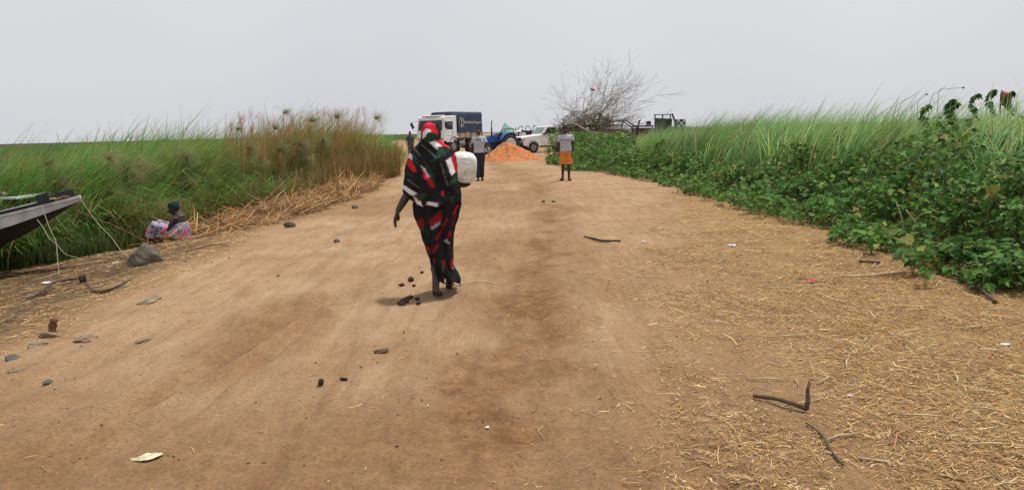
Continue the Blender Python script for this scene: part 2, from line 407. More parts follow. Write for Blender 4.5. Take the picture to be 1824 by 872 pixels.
bp = n.nodes.new('ShaderNodeBump'); bp.inputs['Strength'].default_value = .7; bp.inputs['Distance'].default_value = .025
b2 = n.nodes.new('ShaderNodeBump'); b2.inputs['Strength'].default_value = .55; b2.inputs['Distance'].default_value = .05
lk(noise(60, 7, .7), bp.inputs['Height']); lk(noise(9, 6, .6, (1, .6, 1)), b2.inputs['Height']); lk(b2.outputs['Normal'], bp.inputs['Normal']); lk(bp.outputs['Normal'], b.inputs['Normal'])
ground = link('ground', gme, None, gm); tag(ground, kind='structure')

# water lying under the boats
wm, n, b = newmat('dark_water'); b.inputs['Base Color'].default_value = (.012, .012, .008, 1); b.inputs['Roughness'].default_value = .12
wat = npmesh('water', np.array([(-30, 6, -.6), (-8.3, 9.5, -.6), (-8.2, 13.6, -.6), (-10, 14.4, -.6), (-30, 16, -.6)]), np.array([[0, 1, 2, 3, 4]]))
tag(link('water', wat, None, wm), kind='structure')

# ------------------------------------------------------------------ people
def V3(*a): return Vector(a)
def hand(mb, wpos, d, s, nrm, k=1.0, curl=.6):
    wpos, d, s, nrm = Vector(wpos), Vector(d).normalized(), Vector(s).normalized(), Vector(nrm).normalized()
    for i, ln in enumerate((.95, 1.05, 1.0, .8)):
        b0 = wpos + s * (.014 - .009 * i) * k; kn = wpos + d * .088 * k * (1.02 - .03 * abs(i - 1.2)) + s * (.033 - .022 * i) * k
        m1 = kn + d * .040 * ln * k + nrm * .012 * curl * k; m2 = m1 + d * .026 * ln * k + nrm * .02 * curl * k; m3 = m2 + d * .012 * ln * k + nrm * .022 * curl * k
        mb.tube([b0, b0.lerp(kn, .55), kn, m1, m2, m3], [.016 * k, .0145 * k, .0115 * k, .0095 * k, .0085 * k, .007 * k], 8)
    t0 = wpos + d * .02 * k + s * .022 * k
    mb.tube([t0, t0 + d * .032 * k + s * .026 * k + nrm * .012 * k, t0 + d * .062 * k + s * .030 * k + nrm * .022 * k, t0 + d * .085 * k + s * .026 * k + nrm * .026 * k], [.016 * k, .013 * k, .011 * k, .008 * k], 8)

def foot(mb, ank, d, k=1.0, drop=None, lift=0.0):
    """ank: ankle joint; d: toe direction in plan; lift raises the heel"""
    ank = Vector(ank); d = Vector(d).normalized(); h = ank.z if drop is None else drop; sd = Vector((-d.y, d.x, 0))
    heel = ank - d * .045 * k + Vector((0, 0, -h * .62 + lift * .3)); ball_ = ank + d * .125 * k + Vector((0, 0, -h + .028)); toe = ank + d * .185 * k + Vector((0, 0, -h + .018))
    mb.tube([ank + Vector((0, 0, .03)), ank, heel], [.036 * k, .038 * k, .034 * k], 10)
    mb.tube([heel, heel.lerp(ball_, .5) + Vector((0, 0, .012)), ball_], [.034 * k, .034 * k, .038 * k], 10)
    for i, o in enumerate((-.028, -.011, .005, .019, .031)):
        e = toe + sd * o * k - d * (.012 * i) * k
        mb.tube([ball_ + sd * o * .8 * k, e], [.0165 * k, (.0145 - .0015 * i) * k], 7)

def head(mb, c, f, k=1.0, tilt=0.0):
    """c: centre of the skull; f: facing in plan"""
    c = Vector(c); f = Vector(f).normalized(); s = Vector((-f.y, f.x, 0)); u = Vector((0, 0, 1))
    q = Matrix((s, f, u)).transposed() @ Matrix.Rotation(tilt, 3, 'X')
    def P(x, y, z): return c + q @ Vector((x * k, y * k, z * k))
    t = MB()
    t.rings([(0, -.01, .118, .02, .03), (0, -.012, .108, .048, .062), (0, -.012, .08, .068, .086), (0, -.01, .04, .075, .096), (0, -.004, 0, .074, .096), (0, .008, -.04, .066, .086), (0, .026, -.075, .052, .066), (0, .042, -.10, .036, .045), (0, .05, -.115, .02, .026)], 18)
    t.tube([(0, .088, .012), (0, .106, -.022), (0, .112, -.038), (0, .094, -.046)], [.009, .013, .016, .011], 8)         # nose
    t.tube([(-.042, .082, .022), (0, .096, .026), (.042, .082, .022)], [.011, .012, .011], 7)                              # brow
    t.tube([(-.024, .086, -.066), (0, .098, -.064), (.024, .086, -.066)], [.006, .010, .006], 7)                           # lips
    t.tube([(-.022, .086, -.076), (0, .097, -.077), (.022, .086, -.076)], [.006, .010, .006], 7)
    for sx in (-1, 1): t.ball((.077 * sx, -.008, -.012), (.012, .024, .034), 8, 6)
    mb.add([P(*v) for v in t.v], t.f)
    return P
def eyes(P, parent, k=1.0):
    for sx in (-1, 1):
        e = MB(); a = P(.031 * sx, .083, .002); e.ball(a, .0125 * k, 8, 6); e.build('eye', M['rimwhite'], parent, True)

def man(name, label, loc, face, J, top, bottom, shoe, hairm='hair', cat='person', group=None, cap=None, face_tilt=0.0, sleeves=.55, voxel=.011, k=1.0, hand_len=True):
    """J: joints in local space (x right of the picture, y away, z up)"""
    t = empty(name, loc, 0, label, cat, group)
    b = MB()
    hd = Vector(J['head']); nk = Vector(J['neck'])
    P = head(b, hd, face, 1.0, face_tilt)
    b.tube([nk - V3(0, 0, .05), nk + V3(0, 0, .03), hd - V3(0, 0, .06)], [.062, .052, .052], 12)
    hip = Vector(J['hip']); ch = Vector(J['chest'])
    b.rings([(hip.x, hip.y, hip.z - .10, .10, .08), (hip.x, hip.y, hip.z, .155, .105), (hip.x * .5 + ch.x * .5, hip.y * .5 + ch.y * .5, (hip.z + ch.z) / 2 - .02, .13, .09), (ch.x, ch.y, ch.z, .165, .105), (nk.x, nk.y, nk.z - .06, .14, .08), (nk.x, nk.y, nk.z, .06, .05)], 18)
    for s in 'LR':
        sh, el, wr = (Vector(J[q + s]) for q in ('sh', 'el', 'wr'))
        b.tube([ch.lerp(sh, .6) + V3(0, 0, .04), sh, sh.lerp(el, .5), el, el.lerp(wr, .35), wr], [.055, .056, .046, .037, .038, .026], 10)
        dr = (wr - el).normalized(); out = V3(-1, 0, 0) if s == 'L' else V3(1, 0, 0)
        fw = Vector(face).normalized(); hand(b, wr, dr, fw, -out, 1.0, .7)
        hp, kn, an = (Vector(J[q + s]) for q in ('hp', 'kn', 'an'))
        b.tube([hp + V3(0, 0, .04), hp, hp.lerp(kn, .5), kn, kn.lerp(an, .3), an], [.085, .088, .072, .054, .054, .036], 12)
        foot(b, an, J.get('toe' + s, tuple(fw)))
    fuse(b, 'body', M['skin'], t, voxel, 3)
    eyes(P, t)
    h = MB(); tt = MB(); tt.rings([(0, -.012, .124, .02, .03), (0, -.014, .112, .055, .07), (0, -.016, .085, .074, .092), (0, -.022, .045, .081, .096), (0, -.045, .0, .079, .072), (0, -.055, -.03, .06, .05)], 18)
    h.add([P(*v) for v in tt.v], tt.f); h.build(cap or 'hair', M[hairm], t, True)
    # shirt: torso shell and sleeves in one
    c = MB()
    c.rings([(hip.x, hip.y, hip.z - .03, .192, .135), (hip.x, hip.y, hip.z + .08, .182, .13), (hip.x * .5 + ch.x * .5, hip.y * .5 + ch.y * .5, (hip.z + ch.z) / 2, .175, .125), (ch.x, ch.y, ch.z, .195, .128), (nk.x, nk.y, nk.z - .09, .175, .1), (nk.x, nk.y, nk.z - .04, .115, .078), (nk.x, nk.y, nk.z - .005, .068, .062)], 22)
    for s in 'LR':
        sh, el = Vector(J['sh' + s]), Vector(J['el' + s]); e = sh.lerp(el, sleeves)
        c.tube([ch.lerp(sh, .7) + V3(0, 0, .05), sh + V3(0, 0, .005), e], [.058, .062, .078], 12)
    so = fuse(c, 'shirt', M[top], t, .016, 2)
    # trousers or shorts
    q = MB(); long_ = bottom != 'orange'
    q.rings([(hip.x, hip.y, hip.z - .12, .17, .12), (hip.x, hip.y, hip.z + .06, .165, .115), (hip.x, hip.y, hip.z + .1, .15, .1)], 18)
    for s in 'LR':
        hp, kn, an = (Vector(J[a + s]) for a in ('hp', 'kn', 'an'))
        if long_: q.tube([hp + V3(0, 0, .02), hp.lerp(kn, .5), kn, kn.lerp(an, .5), an + V3(0, 0, .01)], [.105, .098, .08, .074, .072], 12)
        else: q.tube([hp + V3(0, 0, .02), hp.lerp(kn, .5), hp.lerp(kn, .98)], [.11, .118, .128], 14)
    fuse(q, 'trousers' if long_ else 'shorts', M[bottom], t, .014, 2)
    for s in 'LR':
        an = Vector(J['an' + s]); d = Vector(J.get('toe' + s, tuple(face))).normalized()
        z0 = an.z - .09; o = MB(); sd = V3(-d.y, d.x, 0); n_ = 14; ring = []
        for zz in (z0 - .004, z0 + .022):
            ring.append([an + d * (.055 + .135 * math.cos(2 * math.pi * i / n_)) + sd * .05 * math.sin(2 * math.pi * i / n_) + V3(0, 0, zz - an.z) for i in range(n_)])
        o.loft(ring); p0 = an + d * .12; o.tube([p0 + sd * .048 + V3(0, 0, -.075), p0 + V3(0, 0, -.028), p0 - sd * .048 + V3(0, 0, -.075)], [.014, .014, .014], 6)
        o.build('sandal' if shoe == 'sandal' else 'shoe', M['sandal'], t, True)
    return t

stand = dict(head=(0.0, -.03, 1.63), neck=(0, 0, 1.49), chest=(0, 0, 1.29), hip=(0, 0, .95), shL=(-.175, 0, 1.39), shR=(.175, 0, 1.39),
             elL=(-.235, .02, 1.13), elR=(.235, .02, 1.13), wrL=(-.235, -.03, .89), wrR=(.235, -.03, .89),
             hpL=(-.09, 0, .90), hpR=(.09, 0, .90), knL=(-.095, -.01, .50), knR=(.10, -.01, .50), anL=(-.10, .02, .10), anR=(.105, .02, .10), toeL=(-.5, -1, 0), toeR=(.2, -1, 0))
x, y = 1.76, 24.62
j = dict(stand); j.update(head=(-.015, -.06, 1.60), neck=(.02, -.01, 1.47), hip=(.015, 0, .95), shL=(-.16, 0, 1.375), shR=(.195, .01, 1.39), elL=(-.225, .04, 1.11), wrL=(-.20, .0, .87), elR=(.25, .03, 1.13), wrR=(.235, -.05, .90), knL=(-.08, -.03, .5))
mo = man('person', 'person in grey T-shirt and orange shorts standing on the dirt road', (x, y, hz(x, y) + .005), (0, -1, 0), j, 'grey_tee', 'orange', 'sandal', face_tilt=-.35)
st = MB(); st.rings([(0, -.002, 1.262, .2, .136), (0, -.002, 1.278, .2, .136)], 22); st.build('chest_stripe', M['grey_dark_cloth'], mo, True)
walk = dict(stand); walk.update(knL=(-.07, -.08, .50), anL=(-.06, -.10, .10), knR=(.07, -.03, .49), anR=(.06, .12, .11), elL=(-.235, .05, 1.14), wrL=(-.25, .08, .90), elR=(.245, .02, 1.13), wrR=(.30, -.10, .93), head=(-.01, -.02, 1.63), toeL=(-.1, -1, 0), toeR=(.1, -1, 0))
x, y = -1.0, 25.68
mb_ = man('person', 'person in grey T-shirt and dark trousers walking towards the viewer beside the sand pile', (x, y, hz(x, y) + .005), (0, -1, 0), walk, 'grey_tee', 'trousers', 'shoe')
pr = MB(); pr.box((0, -.131, 1.35), (.16, .012, .045)); pr.build('chest_print', mat('blue_print', (.12, .13, .25), .9), mb_, bevel=.005)
x, y = 1.0, 58.8
man('person', 'person in white shirt and white cap behind the bonnet of the white pickup', (x, y, hz(x, y)), (-.6, -.8, 0), dict(stand), 'white_cloth', 'trousers', 'shoe', 'white_cloth', cap='cap', voxel=.02)
x, y = -6.35, 50.0
man('person', 'small far person in dark grey shirt standing left of the truck', (x, y, hz(x, y)), (0, -1, 0), dict(stand), 'grey_dark_cloth', 'trousers', 'shoe', voxel=.02)

# --- the woman walking away in a printed wrap
WX, WY = -.75, 7.45
wz = hz(WX, WY)
woman = empty('person', (WX, WY, wz), 0, 'person in black, red, white and green printed wrap walking away with a white jerrycan', 'person')
def cu(px, py): return (px - 779) * .00544 + (530 - py) * .000223, (530 - py) * .00546 - (px - 779) * .0001   # tailor's pattern units to metres
b = MB()
hx, hzz = cu(767, 238)
P = head(b, (hx, .045, hzz - .01), (0.05, 1, 0), 1.0, -.12)
b.tube([(hx, .03, 1.38), (hx, .03, 1.52)], [.06, .055], 12)
b.rings([(.02, .08, .80, .12, .10), (.02, .08, .92, .17, .13), (.0, .06, 1.10, .14, .10), (-.02, .04, 1.26, .165, .11), (-.01, .03, 1.40, .14, .08), (hx, .03, 1.47, .06, .05)], 18)
sL = V3(-.15, .02, 1.34); eL = V3(*[cu(725, 344)[0], .03, cu(725, 344)[1]]); wL = V3(*[cu(709, 372)[0], -.02, cu(709, 372)[1]])
b.tube([V3(-.09, .03, 1.36), sL, sL.lerp(eL, .5) + V3(.035, 0, 0), eL, eL.lerp(wL, .35), wL], [.055, .056, .05, .042, .041, .027], 12)
hand(b, wL, (wL - eL).normalized() + V3(.12, 0, -.5), V3(.15, 1, 0), V3(.95, -.1, 0), .98, .55)
sR = V3(.13, .03, 1.34); eR = V3(.215, .03, 1.09); wR = V3(.225, .10, 1.11)
b.tube([V3(.1, .03, 1.38), sR, sR.lerp(eR, .5), eR, eR.lerp(wR, .4), wR], [.055, .055, .047, .042, .038, .028], 12)
hand(b, V3(.20, .05, 1.105), V3(1, .25, -.1), V3(0, .9, .3), V3(0, .1, 1), 1.0, .35)
hipL, hipR = V3(-.05, .08, .86), V3(.11, .08, .86)
kL = V3(.01, .12, .47); aL = V3(-.005, .0, .15)
b.tube([hipL, hipL.lerp(kL, .5), kL, kL.lerp(aL, .3), aL], [.09, .078, .056, .056, .036], 12)
foot(b, aL, (.04, 1, 0), 1.0, drop=.15, lift=.02)
kR = V3(.10, .33, .47); aR = V3(.09, .42, .095)
b.tube([hipR, hipR.lerp(kR, .5), kR, kR.lerp(aR, .3), aR], [.09, .078, .056, .056, .036], 12)
foot(b, aR, (.04, 1, 0), 1.0, drop=.095)
fuse(b, 'body', M['skin'], woman, .008, 2)
eyes(P, woman)
# pattern printed on the cloth: patches in tailor's units
Z1 = lambda pts: [(690 + a / 4.983, 205 + c / 4.983) for a, c in pts]
Z2 = lambda pts: [(690 + a / 4.59, 360 + c / 4.59) for a, c in pts]
RED, WHI, GRN, LIN, DRK = (.60, .016, .028), (.74, .72, .73), (.016, .058, .028), (.16, .16, .17), (.011, .011, .013)
PATCH = [
 (RED, Z1([(308, 190), (310, 120), (332, 78), (378, 60), (424, 80), (448, 130), (452, 172), (400, 142), (385, 120), (350, 118), (326, 150)])),
 (WHI, Z1([(318, 205), (325, 150), (350, 118), (385, 120), (402, 142), (370, 150), (345, 185)])),
 (GRN, Z1([(330, 218), (350, 180), (402, 142), (452, 168), (456, 192), (438, 218), (380, 232)])),
 (WHI, Z1([(380, 232), (435, 220), (494, 270), (455, 270), (454, 302), (410, 262)])),
 (RED, Z1([(432, 222), (465, 203), (556, 284), (490, 270)])),
 (GRN, Z1([(455, 270), (556, 284), (534, 325), (450, 374)])),
 (LIN, Z1([(308, 250), (316, 248), (452, 364), (446, 370)])), (LIN, Z1([(228, 262), (234, 258), (304, 348), (298, 352)])),
 (WHI, Z1([(193, 308), (231, 345), (233, 382), (186, 362)])), (RED, Z1([(184, 365), (231, 387), (277, 482), (240, 484), (174, 422)])),
 (GRN, Z1([(231, 340), (262, 360), (292, 432), (240, 392)])),
 (WHI, Z1([(306, 424), (345, 458), (378, 524), (366, 516), (330, 470)])), (RED, Z1([(326, 470), (366, 516), (378, 524), (428, 612), (410, 622), (380, 566), (330, 524)])),
 (GRN, Z1([(328, 392), (338, 390), (400, 470), (430, 578), (418, 580), (386, 480)])), (GRN, Z1([(385, 385), (440, 372), (430, 396), (390, 398)])),
 (LIN, Z1([(478, 414), (485, 412), (545, 598), (538, 602)])),
 (WHI, Z1([(523, 392), (562, 360), (600, 490), (570, 524), (546, 450)])), (RED, Z1([(562, 360), (592, 334), (622, 492), (599, 494)])),
 (GRN, Z1([(588, 522), (624, 500), (630, 562), (560, 608), (542, 592)])),
 (WHI, Z1([(150, 598), (276, 670), (235, 692), (130, 626)])), (GRN, Z1([(245, 702), (330, 665), (362, 670), (320, 742)])), (GRN, Z1([(190, 500), (225, 490), (235, 520), (200, 530)])),
 (LIN, Z1([(184, 552), (190, 548), (300, 618), (296, 624)])),
 (WHI, Z1([(248, 700), (310, 740), (324, 784), (268, 772)])), (RED, Z1([(268, 712), (306, 735), (300, 742), (270, 730)])), (WHI, Z1([(370, 738), (460, 753), (470, 787), (360, 767)])),
 (RED, Z1([(435, 862), (492, 806), (480, 876)])), (RED, Z1([(480, 660), (505, 650), (515, 690), (490, 700)])), (GRN, Z1([(500, 700), (540, 690), (530, 730)])), (GRN, Z1([(560, 700), (600, 690), (590, 760), (565, 760)])),
 (RED, Z2([(242, 130), (300, 108), (306, 160), (262, 194)])), (LIN, Z2([(272, 194), (302, 168), (290, 232)])),
 (RED, Z2([(346, 130), (452, 32), (442, 132), (360, 172)])), (WHI, Z2([(358, 182), (437, 135), (434, 162), (370, 202)])),
 (RED, Z2([(398, 275), (490, 106), (504, 120), (412, 287)])), (RED, Z2([(356, 402), (415, 316), (428, 335), (370, 408)])),
 (RED, Z2([(300, 328), (322, 352), (352, 348), (376, 322), (358, 378), (306, 374)])), (LIN, Z2([(345, 376), (360, 370), (356, 402), (344, 410)])),
 (RED, Z2([(488, 270), (515, 208), (526, 250), (490, 292)])), (WHI, Z2([(458, 300), (490, 280), (512, 334), (480, 312)])),
 (RED, Z2([(372, 446), (398, 438), (386, 494)])), (RED, Z2([(443, 448), (472, 460), (478, 504), (460, 492)])), (LIN, Z2([(455, 470), (470, 520), (462, 560), (450, 510)])),
 (RED, Z2([(498, 482), (545, 528), (518, 545)])), (WHI, Z2([(522, 542), (546, 528), (584, 570), (560, 580)])), (GRN, Z2([(380, 500), (430, 480), (440, 560), (390, 560)])),
 (GRN, Z2([(300, 220), (350, 200), (340, 280), (310, 280)])), (RED, Z2([(320, 460), (345, 455), (335, 490)])), (LIN, Z2([(310, 400), (322, 396), (330, 440), (318, 445)])),
 (RED, Z2([(560, 20), (585, 0), (545, 90), (535, 80)])), (RED, Z2([(545, 100), (560, 60), (535, 180), (520, 190)])), (GRN, Z2([(470, 120), (490, 40), (500, 60), (480, 150)]))]
PATCH = [(c, [cu(*p) for p in poly]) for c, poly in PATCH]
def inpoly(x, z, poly):
    r = np.zeros(len(x), dtype=bool); n_ = len(poly)
    for i in range(n_):
        x0, z0 = poly[i]; x1, z1 = poly[(i + 1) % n_]
        cnd = ((z0 > z) != (z1 > z)); r ^= cnd & (x < (x1 - x0) * (z - z0) / ((z1 - z0) if z1 != z0 else 1e-9) + x0)
    return r
def print_cols(V):
    c = np.tile(np.array(DRK, dtype=np.float32), (len(V), 1))
    for col, poly in PATCH:
        if max(p[1] for p in poly) < .9: col = tuple(np.array(col) * (.42 if col is RED else .42))     # the skirt cloth is printed duller
        c[inpoly(V[:, 0], V[:, 2], poly)] = col
    return c
def drape(name, sil, hem_fn, top_z, nth, nz, ry_fn, cy_fn, fold, hole=None, keep=None):
    """sil: rows (py, left px, right px) of the outline seen from behind"""
    zs = np.array([cu((a + c) / 2, p)[1] for p, a, c in sil]); xl = np.array([cu(a, p)[0] for p, a, c in sil]); xr = np.array([cu(c, p)[0] for p, a, c in sil])
    o = np.argsort(zs); zs, xl, xr = zs[o], xl[o], xr[o]
    th = np.linspace(0, 2 * np.pi, nth, endpoint=False); t = np.linspace(0, 1, nz)
    T, TH = np.meshgrid(t, th, indexing='ij')
    zb = hem_fn(TH); Zc = top_z + (zb - top_z) * T
    lx = np.interp(Zc, zs, xl); rx_ = np.interp(Zc, zs, xr); cx = (lx + rx_) / 2; hw = (rx_ - lx) / 2
    cc, ss = np.cos(TH), np.sin(TH)
    f = fold(TH, Zc)
    Xc = cx + hw * np.sign(cc) * np.abs(cc) ** .85; Yc = cy_fn(Zc) + (ry_fn(Zc) * (1 + 0 * f)) * np.sign(ss) * np.abs(ss) ** .95 + f * ss; Xc = Xc + f * .5 * cc
    V = np.stack([Xc, Yc, Zc], -1).reshape(-1, 3)
    i = (np.arange(nz - 1)[:, None] * nth + np.arange(nth)[None, :]).ravel(); jn = (np.arange(nz - 1)[:, None] * nth + (np.arange(nth)[None, :] + 1) % nth).ravel()
    F = np.stack([i, jn, jn + nth, i + nth], -1)
    cen = V[F].mean(1); ok = np.ones(len(F), dtype=bool)
    if hole is not None: ok &= ~hole(cen)
    pc_ = print_cols(V).reshape(nz, nth, 3)
    pc_ = .5 * pc_ + .125 * (np.roll(pc_, 1, 1) + np.roll(pc_, -1, 1) + np.concatenate([pc_[:1], pc_[:-1]]) + np.concatenate([pc_[1:], pc_[-1:]]))
    me = npmesh(name, V, F[ok], pc_.reshape(-1, 3), True)
    ob = link(name, me, woman, M['toub']); so = ob.modifiers.new('thick', 'SOLIDIFY'); so.thickness = .004; so.offset = -1
    return ob
skirt_sil = [(325, 744, 814), (340, 741, 818), (360, 736, 820), (380, 738, 815), (400, 744, 808), (420, 751, 804), (440, 757, 802), (455, 762, 800), (470, 766, 801), (482, 768, 806), (492, 770, 813), (500, 772, 817), (508, 774, 817)]
def folds1(TH, Z):
    return 0.017 * np.sin(7 * TH + 9 * Z + 1.5 * np.sin(3.1 * Z)) + .010 * np.sin(13 * TH - 15 * Z) + .022 * fbm(TH * 3 + Z * 4, Z * 9 + TH, 3) + .016 * np.exp(-((np.mod(TH * 1.0 + 1.9 * Z, 6.283) - 5.4) / .16) ** 2)
def skirt_hem(TH): return np.where(np.sin(TH) < 0, .165, .10) + .03 * np.cos(TH + .2) * -1 + .012 * np.sin(5 * TH)
hcx, hcz = cu(797, 495)
drape('wrap_skirt', skirt_sil, skirt_hem, 1.06, 150, 130, lambda z: np.interp(z, [.1, .3, .5, .8, .95, 1.1], [.25, .23, .19, .155, .165, .13]), lambda z: np.interp(z, [.1, .3, .5, .8, 1.1], [.22, .2, .15, .09, .06]), folds1,
      hole=lambda c: ((c[:, 0] - hcx) / .024) ** 2 + ((c[:, 2] - hcz) / .042) ** 2 < 1)
shawl_sil = [(214, 763, 771), (216, 757, 777), (219, 753, 781), (226, 751, 783), (236, 750, 784), (243, 750, 784), (249, 749, 785), (255, 744, 790), (260, 737, 799), (266, 732, 804), (275, 729, 808), (290, 726, 812), (305, 723, 814), (320, 720, 817), (330, 718, 818), (342, 720, 821), (352, 729, 821), (366, 735, 820), (380, 738, 818)]
def folds2(TH, Z):
    body = sstep(1.52, 1.40, Z)
    return (.016 * np.sin(6 * TH + 11 * Z) + .010 * np.sin(11 * TH - 17 * Z + 1) + .030 * fbm(TH * 2.5 + Z * 3, Z * 6 - TH, 3)) * (.25 + .75 * body) + .012 * np.exp(-((Z - (1.12 + .10 * np.cos(TH + .8))) / .03) ** 2) * body
def shawl_hem(TH): return .905 + .105 * np.clip(-np.cos(TH), 0, 1) ** 2 + .06 * np.clip(np.cos(TH), 0, 1) + .012 * np.sin(4 * TH)
fz = hzz - .01
drape('shawl', shawl_sil, shawl_hem, 1.722, 160, 140, lambda z: np.interp(z, [.9, 1.05, 1.25, 1.38, 1.45, 1.52, 1.60, 1.68, 1.70, 1.722], [.185, .165, .155, .13, .095, .10, .125, .10, .07, .03]), lambda z: np.interp(z, [.9, 1.2, 1.45, 1.6, 1.72], [.07, .045, .03, .03, .03]), folds2,
      hole=lambda c: (c[:, 1] > .075) & (((c[:, 0] - hx) / .062) ** 2 + ((c[:, 2] - fz) / .10) ** 2 < 1))

# jerrycan carried at her right hip
jm, n, b_ = newmat('milky_plastic'); b_.inputs['Base Color'].default_value = (.72, .69, .62, 1); b_.inputs['Roughness'].default_value = .35; b_.inputs['Subsurface Weight'].default_value = .25; b_.inputs['Subsurface Radius'].default_value = (.05, .05, .04)
tn = n.nodes.new('ShaderNodeTexNoise'); tn.inputs['Scale'].default_value = 6; rp_ = n.nodes.new('ShaderNodeValToRGB'); rp_.color_ramp.elements[0].color = (.55, .50, .38, 1); rp_.color_ramp.elements[1].color = (.80, .79, .75, 1); rp_.color_ramp.elements[0].position = .3; rp_.color_ramp.elements[1].position = .55
tcj = n.nodes.new('ShaderNodeTexCoord'); n.links.new(tcj.outputs['Object'], tn.inputs['Vector']); n.links.new(tn.outputs['Fac'], rp_.inputs['Fac']); n.links.new(rp_.outputs['Color'], b_.inputs['Base Color'])
jx, jz = cu(829, 327)
can = empty('jerrycan', (WX + jx, WY + .02, wz + jz + .155), 0, 'white plastic jerrycan held under the arm of the walking woman', 'jerrycan')
can.rotation_euler = (R(-86), R(5), R(8))
c = MB(); c.rings([(0, 0, .0, .075, .10), (0, 0, .006, .095, .122), (0, 0, .022, .11, .138), (0, 0, .05, .117, .145), (0, 0, .2, .118, .146), (0, 0, .30, .112, .14), (0, 0, .345, .09, .115), (0, 0, .36, .05, .07)], 44, p=3.6)
c.build('can_body', jm, can, True)
for (p0, p1) in (((-.045, .06), (.05, .06)), ((.012, .05), (.004, -.055)), ((-.06, -.09), (.07, -.09)), ((-.05, .10), (.02, .108))):
    r_ = MB(); r_.tube([(p0[0], -p0[1], .002), ((p0[0] + p1[0]) / 2, -(p0[1] + p1[1]) / 2, -.001), (p1[0], -p1[1], .002)], [.007, .009, .007], 8); r_.build('moulded_rib', jm, can, True)
hd_ = MB(); hd_.tube([(0, -.08, .345), (0, -.07, .385), (0, -.02, .395), (0, .03, .392), (0, .05, .352)], .012, 8); hd_.build('handle', jm, can, True)
cp = MB(); cp.rings([(0, .09, .335, .026, .026), (0, .09, .39, .026, .026), (0, .09, .394, .02, .02)], 16); cp.build('cap', jm, can, True)

# --- the person sitting on the left bank
SX, SY = -6.52, 15.0
szz = hz(SX, SY)
seated = empty('person', (SX, SY, szz), 0, 'person with teal headscarf and flowered pink and white dress sitting on the left bank', 'person')
b = MB()
P = head(b, (-.04, 0, .625), (-1, -.25, 0), 1.0, -.25)
b.tube([(.03, 0, .50), (-.02, 0, .57)], [.058, .052], 12)
b.tube([(.05, 0, .08), (.06, 0, .22), (.06, 0, .36), (.045, 0, .47), (.03, 0, .52)], [.16, .15, .15, .14, .06], 16)
for s, o in ((-1, -.02), (1, .03)):
    b.tube([(.04, .14 * s, .46), (-.02, .18 * s, .36), (-.09, .19 * s, .24 + o), (-.24, .13 * s, .29 + o), (-.34, .08 * s, .33 + o)], [.055, .048, .04, .036, .026], 10)
    hand(b, (-.34, .08 * s, .33 + o), (-1, -.1 * s, .05), (0, -s, .2), (0, 0, -1), .95, .6)
    b.tube([(.03, .09 * s, .11), (-.2, .11 * s, .22), (-.40, .12 * s, .32), (-.44, .12 * s, .18), (-.47, .12 * s, .09)], [.09, .08, .058, .055, .036], 12)
    foot(b, (-.47, .12 * s, .09), (-1, 0, 0), .95)
fuse(b, 'body', M['skin'], seated, .011, 3); eyes(P, seated)
d = MB()
d.tube([(.05, 0, .02), (.06, 0, .12), (.07, 0, .24), (.065, 0, .33), (.05, 0, .36)], [.19, .185, .17, .155, .13], 20)
for s in (-1, 1): d.tube([(.04, .08 * s, .12), (-.2, .11 * s, .23), (-.40, .12 * s, .315), (-.45, .12 * s, .2), (-.48, .12 * s, .08)], [.13, .115, .09, .095, .11], 14)
d.box((-.25, 0, .17), (.36, .22, .22))
fm, n, b_ = newmat('floral_cotton'); b_.inputs['Roughness'].default_value = .85
tcf = n.nodes.new('ShaderNodeTexCoord'); vo = n.nodes.new('ShaderNodeTexVoronoi'); vo.inputs['Scale'].default_value = 7; n.links.new(tcf.outputs['Object'], vo.inputs['Vector'])
nf = n.nodes.new('ShaderNodeTexNoise'); nf.inputs['Scale'].default_value = 9; nf.inputs['Detail'].default_value = 4; n.links.new(tcf.outputs['Object'], nf.inputs['Vector'])
rf = n.nodes.new('ShaderNodeValToRGB'); rf.color_ramp.interpolation = 'CONSTANT'
for i, (p_, c_) in enumerate([(0, (.10, .03, .10)), (.38, (.30, .27, .37)), (.50, (.42, .39, .48)), (.56, (.62, .05, .14)), (.64, (.68, .28, .32))]):
    e = rf.color_ramp.elements[i] if i < 2 else rf.color_ramp.elements.new(p_); e.position = p_; e.color = (*c_, 1)
n.links.new(nf.outputs['Fac'], rf.inputs['Fac']); n.links.new(rf.outputs['Color'], b_.inputs['Base Color'])
fuse(d, 'dress', fm, seated, .014, 3)
h = MB(); tt = MB(); tt.rings([(0, -.015, .135, .02, .03), (0, -.018, .122, .06, .07), (0, -.02, .09, .085, .10), (0, -.022, .04, .09, .108), (0, -.04, -.005, .088, .085), (0, -.06, -.05, .06, .05)], 18)
h.add([P(*v) for v in tt.v], tt.f); h.build('headscarf', M['teal_scarf'], seated, True)

# ------------------------------------------------------------------ vehicles (local axes: x forward, y left, z up)
def wheel(parent, c, r, wd, rim, hub=True, rimr=.55, side=1):
    w_ = empty('wheel', c); w_.parent = parent
    MB().wheel((0, 0, 0), r, wd, 30, inner=r * .3).build('tyre', M['rubber'], w_, True)
    m = MB(); m.wheel((0, side * wd * .12, 0), r * rimr, wd * .86, 24); m.wheel((0, side * wd * .42, 0), r * .2, wd * .25, 12)
    m.build('rim', M[rim], w_, False)
    lug = MB(); n_ = 20
    for k_ in range(n_):
        a = 2 * math.pi * k_ / n_
        lug.box((r * 1.0 * math.cos(a), 0, r * 1.0 * math.sin(a)), (r * .045, wd * .86, r * .09), Matrix.Rotation(-a, 3, 'Y'))
    lug.build('tread', M['rubber'], w_)
    return w_

